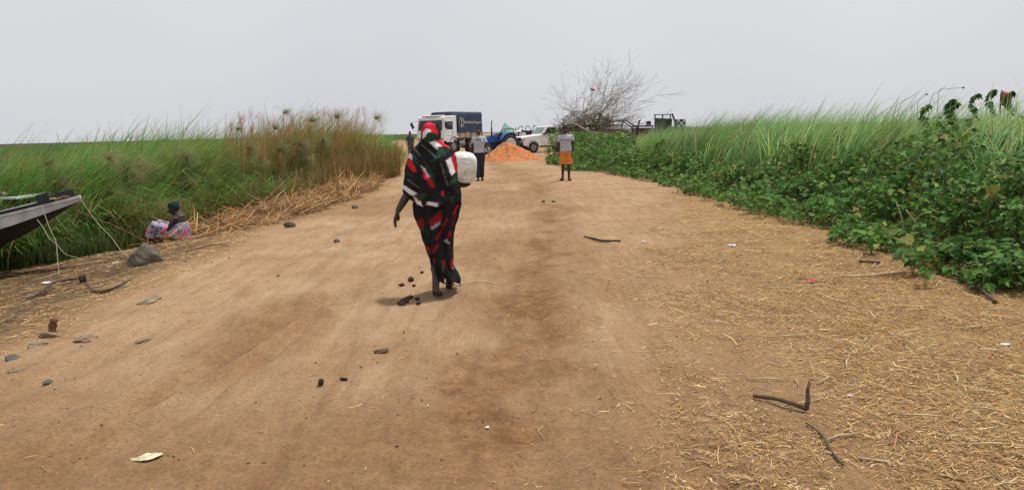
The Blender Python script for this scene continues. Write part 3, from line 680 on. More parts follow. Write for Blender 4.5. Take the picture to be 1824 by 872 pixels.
def text_mesh(name, body, size, mat_, parent, loc, rot):
    cu_ = bpy.data.curves.new(name, 'FONT'); cu_.body = body; cu_.size = size; cu_.extrude = .004; cu_.align_x = 'LEFT'
    t_ = bpy.data.objects.new('tmp', cu_); COL.objects.link(t_)
    dg = bpy.context.evaluated_depsgraph_get(); dg.update()
    me = bpy.data.meshes.new_from_object(t_.evaluated_get(dg)); bpy.data.objects.remove(t_)
    o = link(name, me, parent, mat_); o.location = loc; o.rotation_euler = rot
    return o

# cargo truck
TX, TY = -5.3, 60.0
truck = empty('cargo_truck', (TX, TY, hz(TX, TY)), R(242), 'white cab truck with navy tarpaulin cargo cover parked at the end of the road', 'truck')
m = MB(); m.prism([(1.36, .98), (1.40, 1.30), (1.38, 1.75), (1.20, 2.72), (1.10, 2.86), (-.42, 2.90), (-.50, 2.80), (-.52, 1.20), (-.50, .98)], -1.2, 1.2)
m.build('cab', M['white_paint'], truck, bevel=.07, seg=3)
m = MB(); m.add([(1.385, -1.08, 1.80), (1.385, 1.08, 1.80), (1.245, 1.02, 2.55), (1.245, -1.02, 2.55)], [(0, 1, 2, 3)]); ws = m.build('windscreen', M['glass'], truck)
m = MB(); m.box((1.325, 0, 2.17), (.02, .05, .80), Euler((0, -.19, 0))); m.build('windscreen_post', M['white_paint'], ws)
m = MB(); m.box((1.325, .3, 1.98), (.02, .5, .015), Euler((0.5, -.19, 0))); m.build('wiper', M['black'], ws)
for sy in (1,):
    d_ = MB(); d_.box((.52, 1.21, 1.72), (1.0, .03, 1.62)); dr = d_.build('door', M['white_paint'], truck, bevel=.02)
    g = MB(); g.prism([(.98, 1.86), (.86, 2.46), (.10, 2.46), (.10, 1.86)], 1.222, 1.232); g.build('window', M['glass'], dr)
    g = MB(); g.box((.14, 1.24, 1.66), (.16, .03, .05)); g.build('handle', M['black'], dr)
    g = MB(); g.box((.52, 1.228, 1.42), (.9, .01, .012)); g.build('door_crease', M['greymetal'], dr)
dm = empty('door', (1.16, -1.22, 0), R(-72)); dm.parent = truck; tag(dm, 'open passenger door')
m = MB(); m.box((-.46, 0, 1.35), (.92, .05, .75)); m.box((-.90, 0, 2.1), (.05, .05, .78)); m.box((-.02, 0, 2.1), (.05, .05, .78)); m.box((-.46, 0, 2.47), (.9, .05, .05)); m.build('door_panel', M['white_paint'], dm, bevel=.01)
m = MB(); m.box((-.46, 0, 2.1), (.82, .012, .70)); m.build('window', M['glass_pale'], dm)
for sy, zt in ((-1, 0), (1, 0)):
    mm = MB(); mm.tube([(1.2, 1.2 * sy, 2.5), (1.5, 1.5 * sy, 2.48), (1.5, 1.5 * sy, 1.9), (1.25, 1.24 * sy, 1.75)], .014, 6); mi = mm.build('mirror_arm', M['black'], truck)
    g = MB(); g.box((1.5, 1.52 * sy, 2.18), (.06, .22, .46), Euler((.5 if sy < 0 else .1, 0, 0))); g.build('mirror', M['black'], mi, bevel=.02)
m = MB(); m.box((1.42, 0, .80), (.16, 2.36, .34)); bm_ = m.build('bumper', M['white_dusty'], truck, bevel=.03)
for sy in (-1, 1):
    g = MB(); g.wheel((0, 0, 0), .12, .06, 16); hl = g.build('headlight', M['clear_lamp'], truck, True); hl.location = (1.50, .92 * sy, .84); hl.rotation_euler = (0, 0, R(90))
    g = MB(); g.box((1.41, 1.0 * sy, 1.16), (.06, .26, .12)); g.build('indicator', M['lamp'], truck, bevel=.01)
m = MB()
for z_ in (1.18, 1.27, 1.36, 1.45): m.box((1.40, 0, z_), (.04, 1.3, .045))
m.build('grille', M['dark'], truck)
m = MB(); m.rings([(.95, 0, 2.86, .3, 1.08), (.8, 0, 2.93, .15, 1.0)], 16); m.build('roof_visor', M['white_paint'], truck, True)
m = MB()
for sy in (-1, 1): m.box((-1.6, .42 * sy, .88), (5.6, .09, .24))
for x_ in (.6, -.6, -1.9, -3.2, -4.2): m.box((x_, 0, .88), (.1, .8, .16))
m.build('chassis', M['dark'], truck)
for x_ in (0, -2.65, -3.75):
    m = MB(); m.box((x_, 0, .57), (.2, 1.9, .18)); m.build('axle', M['dark'], truck)
for sy in (-1, 1):
    m = MB(); pts = []
    for a in range(0, 181, 20): pts.append((.72 * math.cos(R(a)), .62 + .70 * math.sin(R(a))))
    m.prism(pts + [(p[0] * .93, .62 + (p[1] - .62) * .93) for p in pts[::-1]], min(.92 * sy, 1.24 * sy), max(.92 * sy, 1.24 * sy))
    m.build('mudguard', M['dark'], truck)
for x_ in (0, -2.65, -3.75):
    for sy in (-1, 1): wheel(truck, (x_, 1.02 * sy, .58), .58, .36, 'greymetal', side=sy, rimr=.5)
m = MB(); m.tube([(-1.6, 1.0, .78), (-.8, 1.0, .78)], .27, 16); m.build('fuel_tank', M['greymetal'], truck, False)
for c_, d_ in (((-1.55, -.95, .8), (.7, .45, .5)), ((-1.95, .9, .66), (.35, .3, .5))):
    m = MB(); m.box(c_, d_); m.build('tool_box', M['dark'], truck, bevel=.02)
m = MB(); m.box((-2.5, 0, 1.12), (3.5, 2.44, .12)); m.build('bed_floor', M['dark'], truck)
for i in range(4):
    for z_ in (1.30, 1.52):
        for sy in (-1, 1):
            q = MB(); q.box((-.78 - .435 - i * .87, 1.22 * sy, z_), (.855, .045, .205)); q.build('side_board', M['bed'], truck, bevel=.008)
for i in range(5):
    for sy in (-1, 1):
        q = MB(); q.box((-.78 - i * .87, 1.25 * sy, 1.40), (.06, .05, .5)); q.build('bed_stake', M['rust'], truck)
# tarpaulin, sagging between its hoops
nxx, nyy = 46, 34; vs = []; Xs = np.linspace(-.70, -4.30, nxx); prof = []
for k_ in range(nyy):
    u = k_ / (nyy - 1) * 2 - 1                       # across, from right eave to left eave and down
    s_ = u * 3.05
    if abs(s_) < 1.22: yy, zz = s_, 3.22 - .06 * (s_ / 1.22) ** 4
    else: yy, zz = math.copysign(1.245, s_), 3.16 - (abs(s_) - 1.22) * (1.58 / 1.83)
    prof.append((yy, zz))
tv = []
for i, x_ in enumerate(Xs):
    ph = (x_ + .7) / .9
    for k_, (yy, zz) in enumerate(prof):
        sag = .035 * abs(math.sin(math.pi * ph)); wr = .028 * float(vnoise(np.array([x_ * 2.6 + yy]), np.array([zz * 2.1 + x_ * .8]))[0])
        if abs(yy) < 1.23: tv.append((x_, yy, zz - sag * (1 - abs(yy) / 1.3) + wr))
        else: tv.append((x_, yy - math.copysign(sag * .5, yy) * math.sin(math.pi * min(1, max(0, (zz - 1.58) / 1.6))) + wr, zz))
tF = [(i * nyy + k_, i * nyy + k_ + 1, (i + 1) * nyy + k_ + 1, (i + 1) * nyy + k_) for i in range(nxx - 1) for k_ in range(nyy - 1)]
for e_ in (0, nxx - 1): tF.append(tuple(e_ * nyy + k_ for k_ in range(nyy)))
m = MB(); m.add(tv, tF); tarp = m.build('tarpaulin', M['navy'], truck, True)
m = MB()
for i in range(5): m.tube([(-.72 - i * .88, -1.2, 1.6), (-.72 - i * .88, -1.2, 3.1), (-.72 - i * .88, 1.2, 3.1), (-.72 - i * .88, 1.2, 1.6)], .025, 6)
m.build('hoop_frame', M['dark'], truck)
for wd_, o_ in (('World', 0), ('Food', .84), ('Programme', 1.56)):
    text_mesh('lettering', wd_, .30, M['letter'], tarp, (-1.46 - o_, 1.268, 2.28), (R(90), 0, R(180)))
em = MB()
for sgn in (-1, 1):
    for k_ in range(9):
        a = R(-65 + 16 * k_); cx_, cz_ = sgn * .30 * math.cos(a), .36 * math.sin(a); em.tube([(-1.10 + cx_, 1.268, 2.36 + cz_), (-1.10 + cx_ * 1.25 - sgn * .02, 1.268, 2.36 + cz_ + .12)], [.026, .006], 6)
em.tube([(-1.10, 1.268, 1.98), (-1.09, 1.268, 2.3), (-1.12, 1.268, 2.62)], [.05, .035, .02], 6)
for k_ in range(5): em.tube([(-1.10, 1.27, 2.36 + .06 * k_), (-1.10 + .09, 1.27, 2.46 + .06 * k_)], [.02, .005], 5); em.tube([(-1.10, 1.27, 2.36 + .06 * k_), (-1.19, 1.27, 2.46 + .06 * k_)], [.02, .005], 5)
em.build('emblem', M['letter'], tarp)

# pickup
UX, UY = 1.36, 57.2
pick = empty('pickup_truck', (UX, UY, hz(UX, UY)), R(207), 'white single cab pickup with black bumper parked behind the sand pile', 'pickup')
m = MB(); m.prism([(.80, .62), (.84, .95), (.78, 1.12), (.55, 1.20), (-.62, 1.30), (-.66, 1.30), (-.70, .50), (-.46, .48), (-.42, .72), (-.22, .90), (0, .94), (.22, .90), (.42, .72), (.46, .5), (.62, .5)], -.80, .80)
m.build('bonnet_body', M['white_paint'], pick, bevel=.05, seg=3)
m = MB(); m.prism([(-.66, .50), (-.66, 1.30), (-.72, 1.34), (-1.14, 1.88), (-1.25, 1.94), (-2.02, 1.94), (-2.10, 1.86), (-2.16, 1.2), (-2.16, .50)], -.80, .80)
m.build('cab', M['white_paint'], pick, bevel=.05, seg=3)
m = MB(); m.add([(-.738, -.70, 1.38), (-.738, .70, 1.38), (-1.088, .66, 1.83), (-1.088, -.66, 1.83)], [(0, 1, 2, 3)]); m.build('windscreen', M['glass_pale'], pick)
for sy in (-1, 1):
    d_ = MB(); d_.box((-1.42, .805 * sy, 1.05), (1.15, .02, .95)); dr = d_.build('door', M['white_paint'], pick, bevel=.02)
    g = MB(); g.prism([(-.92, 1.34), (-1.22, 1.80), (-1.94, 1.80), (-1.94, 1.34)], min(.806 * sy, .822 * sy), max(.806 * sy, .822 * sy)); g.build('window', M['glass'], dr)
    g = MB(); g.box((-1.84, .825 * sy, 1.2), (.14, .02, .035)); g.build('handle', M['black'], dr)
    g = MB(); g.box((-.86, .94 * sy, 1.34), (.07, .2, .16)); g.build('mirror', M['black'], dr, bevel=.02)
    f_ = MB(); pts = [(.50 * math.cos(R(a)), .40 + .50 * math.sin(R(a))) for a in range(0, 181, 15)]
    f_.prism(pts + [(p[0] * .87, .40 + (p[1] - .40) * .87) for p in pts[::-1]], min(.79 * sy, .87 * sy), max(.79 * sy, .87 * sy)); f_.build('wheel_arch', M['white_dusty'], pick, bevel=.01)
    g = MB(); g.box((.82, .62 * sy, 1.0), (.08, .22, .17)); g.build('headlight', M['clear_lamp'], pick, bevel=.02)
    g = MB(); g.box((.76, .79 * sy, 1.0), (.14, .07, .15)); g.build('indicator', M['lamp'], pick, bevel=.01)
m = MB()
for z_ in (.92, .98, 1.04, 1.1): m.box((.855, 0, z_), (.03, .92, .035))
m.box((.835, 0, 1.0), (.02, .98, .26)); m.build('grille', M['dark'], pick)
m = MB(); m.box((.98, 0, .66), (.18, 1.72, .2)); m.tube([(1.02, -.5, .76), (1.05, -.5, 1.0), (1.05, .5, 1.0), (1.02, .5, .76)], .03, 6); m.build('bumper', M['black'], pick, bevel=.02)
m = MB(); m.box((1.08, .45, .62), (.015, .42, .13)); m.build('number_plate', M['checkw'], pick)
for x_ in (0, -2.9):
    for sy in (-1, 1): wheel(pick, (x_, .74 * sy, .40), .40, .25, 'greymetal', side=sy)
m = MB(); m.box((-1.5, 0, .46), (4.6, .8, .16)); m.box((-.2, 0, .62), (1.7, 1.3, .3)); m.build('chassis', M['dark'], pick)
m = MB(); m.box((-3.25, 0, .92), (2.1, 1.66, .5)); m.build('load_bed', M['white_dusty'], pick, bevel=.03)
m = MB()
for sy in (-1, 1):
    for x_ in (-2.25, -2.9, -3.55, -4.25): m.box((x_, .8 * sy, 1.55), (.05, .05, .8))
    for z_ in (1.35, 1.62, 1.93): m.box((-3.25, .8 * sy, z_), (2.05, .035, .04))
for z_ in (1.35, 1.62, 1.93): m.box((-4.25, 0, z_), (.04, 1.6, .035))
m.build('bed_cage', M['dark'], pick)
m = MB(); m.box((-3.25, 0, 1.5), (1.9, 1.45, .62), taper=(.85, .8)); m.build('covered_load', M['dark'], pick, bevel=.12, seg=3)

# tractor
AX, AY = -.15, 55.4
AX -= .25
trac = empty('tractor', (AX, AY, hz(AX, AY)), R(215), 'blue tractor with large pale rear wheel rims behind the sand pile', 'tractor')
trac.scale = (.88, .88, .88)
m = MB(); m.prism([(.75, 1.0), (.75, 1.52), (1.2, 1.56), (2.45, 1.42), (2.62, 1.2), (2.62, .85), (2.4, .8)], -.33, .33); m.build('bonnet', M['blue'], trac, bevel=.07, seg=3)
m = MB(); m.box((1.2, 0, .82), (2.6, .46, .5)); m.box((0, 0, .9), (.9, .7, .6)); m.build('engine_block', M['bluedark'], trac, bevel=.05)
m = MB(); m.box((2.64, 0, 1.1), (.03, .5, .42)); m.build('grille', M['dark'], trac)
for sy in (-1, 1):
    w_ = wheel(trac, (0, .80 * sy, .80), .80, .42, 'rimwhite', side=sy, rimr=.64)
    wheel(trac, (2.1, .68 * sy, .46), .46, .26, 'rimwhite', side=sy, rimr=.5)
    f_ = MB(); pts = [(.92 * math.cos(R(a)), .82 + .92 * math.sin(R(a))) for a in range(20, 146, 14)]
    f_.prism(pts + [(p[0] * .94, .82 + (p[1] - .82) * .94) for p in pts[::-1]], min(.52 * sy, 1.0 * sy), max(.52 * sy, 1.0 * sy)); f_.build('fender', M['blue'], trac, bevel=.015)
m = MB(); m.tube([(1.35, .28, 1.4), (1.35, .30, 2.1)], [.07, .06], 10); m.tube([(1.35, .3, 2.08), (1.35, .3, 2.55), (1.28, .3, 2.7)], [.04, .04, .04], 8); m.build('exhaust_stack', M['black'], trac)
m = MB(); m.box((-.25, 0, 1.22), (.5, .5, .12)); m.box((-.5, 0, 1.45), (.1, .48, .45), Euler((0, -.2, 0))); m.build('seat', M['black'], trac, bevel=.04)
m = MB(); m.tube([(.62, 0, 1.4), (.35, 0, 1.68)], .025, 6); m.build('steering_column', M['black'], trac)
m = MB(); cc = V3(.34, 0, 1.70); m.tube([cc + V3(.14 * math.cos(a) * .7, .19 * math.sin(a), .14 * math.cos(a) * .7) for a in [2 * math.pi * i / 16 for i in range(17)]], .016, 6); m.build('steering_wheel', M['black'], trac)
m = MB(); m.tube([(-.55, -.6, 1.3), (-.55, -.6, 2.02), (-.55, .6, 2.02), (-.55, .6, 1.3)], .03, 6); m.build('roll_bar', M['dark'], trac)
m = MB(); m.box((2.1, 0, .5), (.14, 1.2, .14)); m.build('front_axle', M['dark'], trac)

# teal canvas heaped over a cart behind the tractor
CX, CY = .05, 61.2
tl = empty('tarp_covered_cart', (CX, CY, hz(CX, CY)), 0, 'teal canvas draped over a peaked load behind the blue tractor', 'cart')
m = MB(); m.box((0, 0, .85), (1.6, 1.3, .35)); m.build('cart_bed', M['dark'], tl, bevel=.02)
for sx in (-1, 1):
    wheel(tl, (.0, .75 * sx, .45), .45, .2, 'greymetal', side=sx)
tv = []; nn = 26
for i in range(nn):
    for k_ in range(nn):
        u, v_ = i / (nn - 1) * 2 - 1, k_ / (nn - 1) * 2 - 1
        r_ = max(abs(u + .25 * (1 - abs(u))) , abs(v_)); z_ = 2.26 - 1.05 * min(1, math.hypot((u + .42) * (1.9 if u < -.42 else .62), v_ * .8)) + .14 * float(vnoise(np.array([u * 3.0]), np.array([v_ * 3.0]))[0])
        tv.append((u * .98, v_ * .85, max(z_, 1.0)))
m = MB(); m.add(tv, [(i * nn + k_, (i + 1) * nn + k_, (i + 1) * nn + k_ + 1, i * nn + k_ + 1) for i in range(nn - 1) for k_ in range(nn - 1)]); m.build('canvas', M['teal'], tl, True)

# pale grey rounded machine between cart and pickup
GX, GY = .62, 60.2
gr = empty('engine_trailer', (GX, GY, hz(GX, GY)), R(200), 'pale grey boxy machine half hidden between tractor and pickup', 'trailer')
m = MB(); m.box((.1, 0, 1.2), (.7, .9, .85)); m.build('housing', M['white_dusty'], gr, bevel=.12, seg=3)
m = MB(); m.box((-.05, .47, 1.2), (.34, .03, .6)); m.build('panel', M['black'], gr, bevel=.02)
m = MB(); m.tube([(.2, .2, 1.6), (.2, .2, 1.85)], .05, 8); m.build('stack_pipe', M['greymetal'], gr)
for sy in (-1, 1): wheel(gr, (0, .5 * sy, .4), .4, .2, 'greymetal', side=sy)
m = MB(); m.box((.2, 0, .7), (1.4, .5, .12)); m.build('frame', M['dark'], gr)

# dark hooped trailer behind the pickup's bonnet
HX, HY = 1.5, 62.4
ht = empty('hooped_trailer', (HX, HY, hz(HX, HY)), R(200), 'dark trailer with curved hoop bars behind the white pickup', 'trailer')
m = MB(); m.box((0, 0, 1.32), (1.7, 1.3, .62), taper=(.9, .85)); m.build('load', M['dark'], ht, bevel=.08)
m = MB(); m.box((0, 0, .9), (2.0, 1.4, .16)); m.build('bed', M['greymetal'], ht)
for x_ in (-.55, 0, .55):
    h_ = MB(); h_.tube([(x_ * 1.3, -.62, 1.2), (x_ * 1.2, -.55, 1.75), (x_, -.2, 1.98), (x_, .2, 1.98), (x_ * 1.2, .55, 1.75), (x_ * 1.3, .62, 1.2)], .028, 6); h_.build('hoop', M['black'], ht)
for sy in (-1, 1): wheel(ht, (0, .72 * sy, .42), .42, .22, 'greymetal', side=sy)

# sand pile
px_, py_ = .0, 43.4
th = np.linspace(0, 2 * np.pi, 90, endpoint=False); rr = np.linspace(0, 1, 44)
RR, TT = np.meshgrid(rr, th, indexing='ij')
rx = (1.75 + .25 * np.cos(2 * TT) + .2 * fbm(np.cos(TT) * 2 + 5, np.sin(TT) * 2, 3)) * np.where(np.cos(TT) > 0, 1.05, .9)
PXs = RR * rx * np.cos(TT) - .12; PYs = RR * rx * np.sin(TT) * .95
prof = np.interp(RR, [0, .1, .25, .5, .75, .9, 1.0], [1.0, .95, .78, .47, .2, .07, -.03])
PZs = 1.04 * prof + (.14 * fbm(PXs * 2.2, PYs * 2.2, 4) + .035 * fbm(PXs * 9, PYs * 9, 3)) * (1 - RR ** 4)
Vp = np.stack([PXs, PYs, PZs], -1).reshape(-1, 3); nT = 90
i0 = (np.arange(43)[:, None] * nT + np.arange(nT)[None, :]).ravel(); i1 = (np.arange(43)[:, None] * nT + (np.arange(nT)[None, :] + 1) % nT).ravel()
sp_ = link('sand_pile', npmesh('sand_pile', Vp, np.stack([i0, i1, i1 + nT, i0 + nT], -1), None, True), None, M['sand'])
sp_.location = (px_, py_, hz(px_, py_) + .01); tag(sp_, 'heap of orange sand on the road in front of the tractor', 'sand pile')

# ------------------------------------------------------------------ boats on the left
boat = empty('moored_boat', (-6.95, 12.45, .70), R(178), 'dark steel boat with pale grey deck and black bow plates nosing in from the left', 'boat')
boat.rotation_euler = (0, R(12), R(180 - 4))        # local x runs from the bow aft
st_ = [(0.0, .02, .00, .05), (.12, .10, -.01, .09), (.4, .22, -.02, .15), (.9, .42, -.03, .26), (1.6, .62, -.04, .38), (2.6, .74, -.12, .68), (5.5, .78, -.12, .72)]
hr = []
for (x_, w_, zt, dp) in st_:
    hr.append([(x_ * 1.0 - 0, -w_, zt), (x_ + .02, -w_ * .93, zt - dp * .3), (x_ + .10, -w_ * .6, zt - dp), (x_ + .10, w_ * .6, zt - dp), (x_ + .02, w_ * .93, zt - dp * .3), (x_, w_, zt)])
m = MB(); m.loft(hr); m.build('hull', M['boat'], boat, bevel=.012)
for sy in (-1, 1):
    g = MB(); rr_ = []
    for (x_, w_, zt, dp) in st_:
        a = w_ * sy; o = (w_ + .025) * sy; i_ = max(.005, w_ - .17) * sy
        rr_.append([(x_ - .02, i_, zt + .004), (x_ - .02, o, zt + .004), (x_ - .02, o, zt + .045), (x_ - .02, i_, zt + .05)])
    g.loft(rr_); g.build('side_deck', M['deck'], boat)
m = MB(); m.loft([[(.45, -.05, .0), (.45, .05, .0), (.45, .05, .085), (.45, -.05, .085)], [(1.6, -.36, -.07), (1.6, .36, -.07), (1.6, .36, .06), (1.6, -.36, .06)], [5.0 * np.array((1, 0, 0)) + np.array(q) for q in ((0, -.5, -.1), (0, .5, -.1), (0, .5, .05), (0, -.5, .05))]]); m.build('hatch_coaming', M['dark'], boat)
m = MB(); m.loft([[(.42, -.07, .087), (.42, .07, .087), (.42, .07, .105), (.42, -.07, .105)], [(1.6, -.38, .062), (1.6, .38, .062), (1.6, .38, .085), (1.6, -.38, .085)], [(5, -.52, .052), (5, .52, .052), (5, .52, .075), (5, -.52, .075)]]); m.build('hatch_cover', M['deck'], boat)
for sy in (-1, 1):
    g = MB(); rr_ = []
    for (x_, w_, zt, dp) in st_:
        hb = .05 + .15 * min(1, x_ / 1.3); o = (w_ + .012) * sy; i_ = (w_ - .015) * sy
        rr_.append([(x_ - .015, i_, zt), (x_ - .015, o, zt), (x_ + .01, o * .985 if w_ > .1 else o, zt - hb), (x_ + .01, i_ * .97, zt - hb)])
    g.loft(rr_); g.build('upper_strake', M['deck'], boat)
for sy, x_ in ((1, .42), (-1, .36)):
    m = MB(); m.box((x_, (.24 if sy > 0 else -.22), .115), (.29, .03, .15), Euler((0, 0, -.33 * sy))); m.build('bow_plate', M['black'], boat, bevel=.006)
m = MB()
for k_ in range(5): m.tube([(.14 + .05 * k_, .05 * math.sin(k_ * 2.1), .06 + .02 * (k_ % 2)), (.20 + .05 * k_, .06 * math.cos(k_ * 1.7), .09), (.25 + .05 * k_, .07 * math.sin(k_), .065)], .012, 6)
o = m.build('rope_tangle', M['ropebrown'], boat); o['kind'] = 'stuff'
b2_ = empty('second_boat', (-9.02, 14.6, .60), R(180), 'maroon boat with white gunwale behind the dark steel boat', 'boat')
m = MB(); m.prism([(0, .0), (.04, -.12), (.5, -.5), (6, -.6), (6, -.02)], -.55, .55); m.build('hull', M['maroon'], b2_, bevel=.02)
m = MB()
for sy in (-1, 1): m.box((3, .54 * sy, .02), (6.1, .06, .045))
m.box((-.03, 0, .02), (.06, 1.1, .05)); m.build('gunwale', M['paper'], b2_, bevel=.008)
m = MB(); m.ball((.7, .1, .06), (.28, .25, .07), 12, 6); m.build('white_bundle', M['paper'], b2_, True)

def catmull(P_, n_=6):
    P_ = [Vector(p) for p in P_]; Q = [P_[0] * 2 - P_[1]] + P_ + [P_[-1] * 2 - P_[-2]]; out = []
    for i in range(1, len(Q) - 2):
        a, b_, c, d = Q[i - 1], Q[i], Q[i + 1], Q[i + 2]
        for k_ in range(n_):
            t = k_ / n_; out.append(.5 * ((2 * b_) + (c - a) * t + (2 * a - 5 * b_ + 4 * c - d) * t * t + (3 * b_ - a - 3 * c + d) * t ** 3))
    out.append(P_[-1]); return out
def rope(name, label, pts, r, m_, sag=0.0, cat='rope'):
    P_ = [Vector(p) for p in pts]; out = []
    for a, c in zip(P_[:-1], P_[1:]):
        for i in range(8):
            t = i / 8; q = a.lerp(c, t); q.z -= sag * 4 * t * (1 - t); out.append(q)
    out.append(P_[-1]); out = catmull(out[::4] + ([out[-1]] if (len(out) - 1) % 4 else []), 5); base = out[0].copy(); o = MB().tube([p - base for p in out], r, 7).build(name, M[m_], None, True)
    o.location = base; return tag(o, label, cat)
rope('mooring_rope', 'pale mooring rope slanting from the bow tip down to the grey rock', [(-6.93, 12.42, .74), (-6.2, 11.9, .12), (-5.62, 11.3, hz(-5.62, 11.3) + .06)], .006, 'rope', .06)
rope('mooring_rope', 'rusty brown rope running from the bow towards the sitting person', [(-7.12, 12.35, .62), (-6.55, 12.7, .22), (-5.9, 13.0, hz(-5.9, 13.0) + .03)], .007, 'ropebrown', .03)
rope('mooring_rope', 'grey knotted rope hanging from the near side of the bow to the mud', [(-7.36, 12.12, .62), (-7.15, 11.9, .32), (-6.95, 11.7, .10), (-6.6, 11.1, hz(-6.6, 11.1) + .01)], .006, 'rope', .0)
rope('plastic_pipe', 'pale bent pipe leaning below the dark boat', [(-7.38, 12.0, .42), (-7.1, 11.8, .14), (-6.85, 11.75, -.10), (-6.45, 11.9, hz(-6.45, 11.9) + .02)], .007, 'rope', -.02, 'pipe')

# ------------------------------------------------------------------ stones, dung, sticks and litter
def lump(name, label, x, y, s, m_, seed=0, group=None, cat='stone', sink=.25, sub=3, rough=.35, rz=None, lift=0.0, facet=True):
    bm = bmesh.new(); bmesh.ops.create_icosphere(bm, subdivisions=sub, radius=1)
    rs = np.random.default_rng(seed + 100); off = rs.random(3) * 50
    planes = [(Vector(rs.normal(0, 1, 3)).normalized(), rs.uniform(.55, .85)) for _ in range(9)] if facet else []
    for v in bm.verts:
        q = v.co; k_ = 1 + rough * float(fbm(np.array([q.x * 1.3 + off[0] + q.z * .7]), np.array([q.y * 1.3 + off[1] - q.z]), 3)[0])
        p_ = q * k_
        for pn, pd in planes:
            e_ = p_.dot(pn) - pd
            if e_ > 0: p_ = p_ - pn * e_ * .92
        if sub > 2: p_ = p_ * (1 + .10 * float(fbm(np.array([q.x * 4 + off[2] + q.z * 3]), np.array([q.y * 4 - q.z * 3]), 3)[0]))
        v.co = Vector((p_.x * s[0], p_.y * s[1], p_.z * s[2]))
    me = bpy.data.meshes.new(name); bm.to_mesh(me); bm.free()
    me.polygons.foreach_set('use_smooth', [sub == 2] * len(me.polygons))
    o = link(name, me, None, M[m_]); o.location = (x, y, hz(x, y) + s[2] * (1 - sink * 2) + lift); o.rotation_euler = (rs.uniform(-.2, .2), rs.uniform(-.2, .2), rs.uniform(0, 6) if rz is None else rz)
    return tag(o, label, cat, group)
lump('boulder', 'large grey boulder on the left bank with a mooring rope behind it', -5.22, 10.85, (.27, .2, .19), 'rock', 1, cat='boulder', rz=.25, rough=.6, sink=.2, sub=4)
dl = 'small dark dung lump on the road left of the walking woman'
for i, (x, y, r_) in enumerate([(-1.07, 7.36, .030), (-1.06, 7.21, .034), (-1.04, 7.43, .030), (-1.03, 7.30, .028), (-1.01, 7.48, .028), (-.94, 7.40, .028), (-.90, 7.17, .026), (-1.11, 8.3, .038), (-1.18, 8.06, .030), (-1.05, 8.05, .022), (-1.04, 8.73, .024), (-1.10, 7.27, .026)]):
    lump('dung_lump', dl, x, y, (r_ * 1.25, r_, r_ * .75), 'dung', i, 'dung lumps by the woman', 'dung', .15, 2)
lump('stone', 'rounded dark stone on the near road, left of two', -1.28, 4.91, (.024, .022, .026), 'dung', 31, cat='stone', sink=.1)
lump('stone', 'small flat dark stone on the near road, right of two', -1.14, 4.97, (.028, .016, .014), 'dung', 32, cat='stone', sink=.1)
lump('clod', 'flat brown clod lying on the near road', -.99, 5.56, (.068, .032, .020), 'clod', 33, cat='clod', sink=.1, rz=.2)
lump('stone', 'dark stone alone at the lower left road edge', -3.18, 5.08, (.035, .028, .022), 'rock', 34, sink=.15)
for i, (x, y, sx, sy, sz, lb) in enumerate([(-3.52, 6.2, .12, .09, .05, 'half buried grey stone at the left road edge with a dark face'), (-3.1, 6.22, .13, .08, .03, 'flat dusty stone nearest the road at the left edge'), (-3.92, 6.2, .14, .11, .045, 'bluish grey slab stone set in the left road edge'), (-3.86, 5.78, .10, .07, .04, 'dark stone at the left picture edge beside the road'),
        (-3.96, 6.5, .15, .08, .04, 'dusty stone beside the rusty stump on the left'), (-3.68, 7.66, .20, .12, .06, 'wide pale stone bedded in the left road edge'), (-3.55, 5.33, .07, .05, .03, 'small grey stone low at the left picture edge'), (-4.55, 8.9, .12, .09, .06, 'grey stone beside the curved bark strip')]):
    lump('edge_stone', lb, x, y, (sx * .8, sy * .8, sz), 'rock_pale' if i != 3 else 'rock', 50 + i, sink=.52, rough=.6, sub=4)
for i, (x, y, r_, lb) in enumerate([(-2.67, 11.7, .05, 'dark stone on the road left of the woman, mid distance'), (-4.0, 13.9, .09, 'bluish stone where the dry reeds meet the road'), (.73, 17.4, .05, 'small dark stone on the far road, left of two'), (.99, 17.8, .05, 'small dark stone on the far road, right of two'), (-3.5, 17.3, .07, 'grey stone at the foot of the dry reed heap')]):
    lump('stone', lb, x, y, (r_ * 1.2, r_, r_ * .7), 'rock', 70 + i, sink=.2)

def stick(name, label, pts, rad, m_, cat='stick', group=None, abs_z=False):
    base = Vector((pts[0][0], pts[0][1], 0)); base.z = hz(base.x, base.y)
    q = []
    for p in pts: q.append(Vector(p) if abs_z else Vector((p[0], p[1], hz(p[0], p[1]) + p[2])))
    n_ = 5 if len(q) > 2 and cat != 'reed stalk' else 1
    qq = catmull(q, n_) if n_ > 1 else q; rr_ = [float(np.interp(i / n_, range(len(rad)), rad)) * (random.uniform(.8, 1.2) if n_ > 1 else 1) for i in range(len(qq))]
    if n_ > 1: qq = [p + Vector((random.gauss(0, .15), random.gauss(0, .15), random.gauss(0, .1))) * rr_[i] for i, p in enumerate(qq)]
    o = MB().tube([p - base for p in qq], rr_, 8, flat=(0, 0, 1) if name == 'bark_strip' else None).build(name, M[m_], None, True); o.location = base
    return tag(o, label, cat, group)
forked = empty('forked_stick', (1.63, 4.16, hz(1.63, 4.16)), 0, 'dark forked stick with one prong standing up at lower right', 'stick')
h0 = hz(1.63, 4.16)
MB().tube([(-.20, .30, hz(1.43, 4.46) - h0 + .02), (-.12, .18, .025), (-.05, .08, .03), (0, 0, .025)], [.012, .013, .014, .015], 8).build('lying_branch', M['wood'], forked, True)
MB().tube([(0, .0, .02), (.012, .01, .07), (.016, .03, .12), (.03, .04, .17)], [.014, .014, .011, .009], 8).build('upright_prong', M['wood'], forked, True)
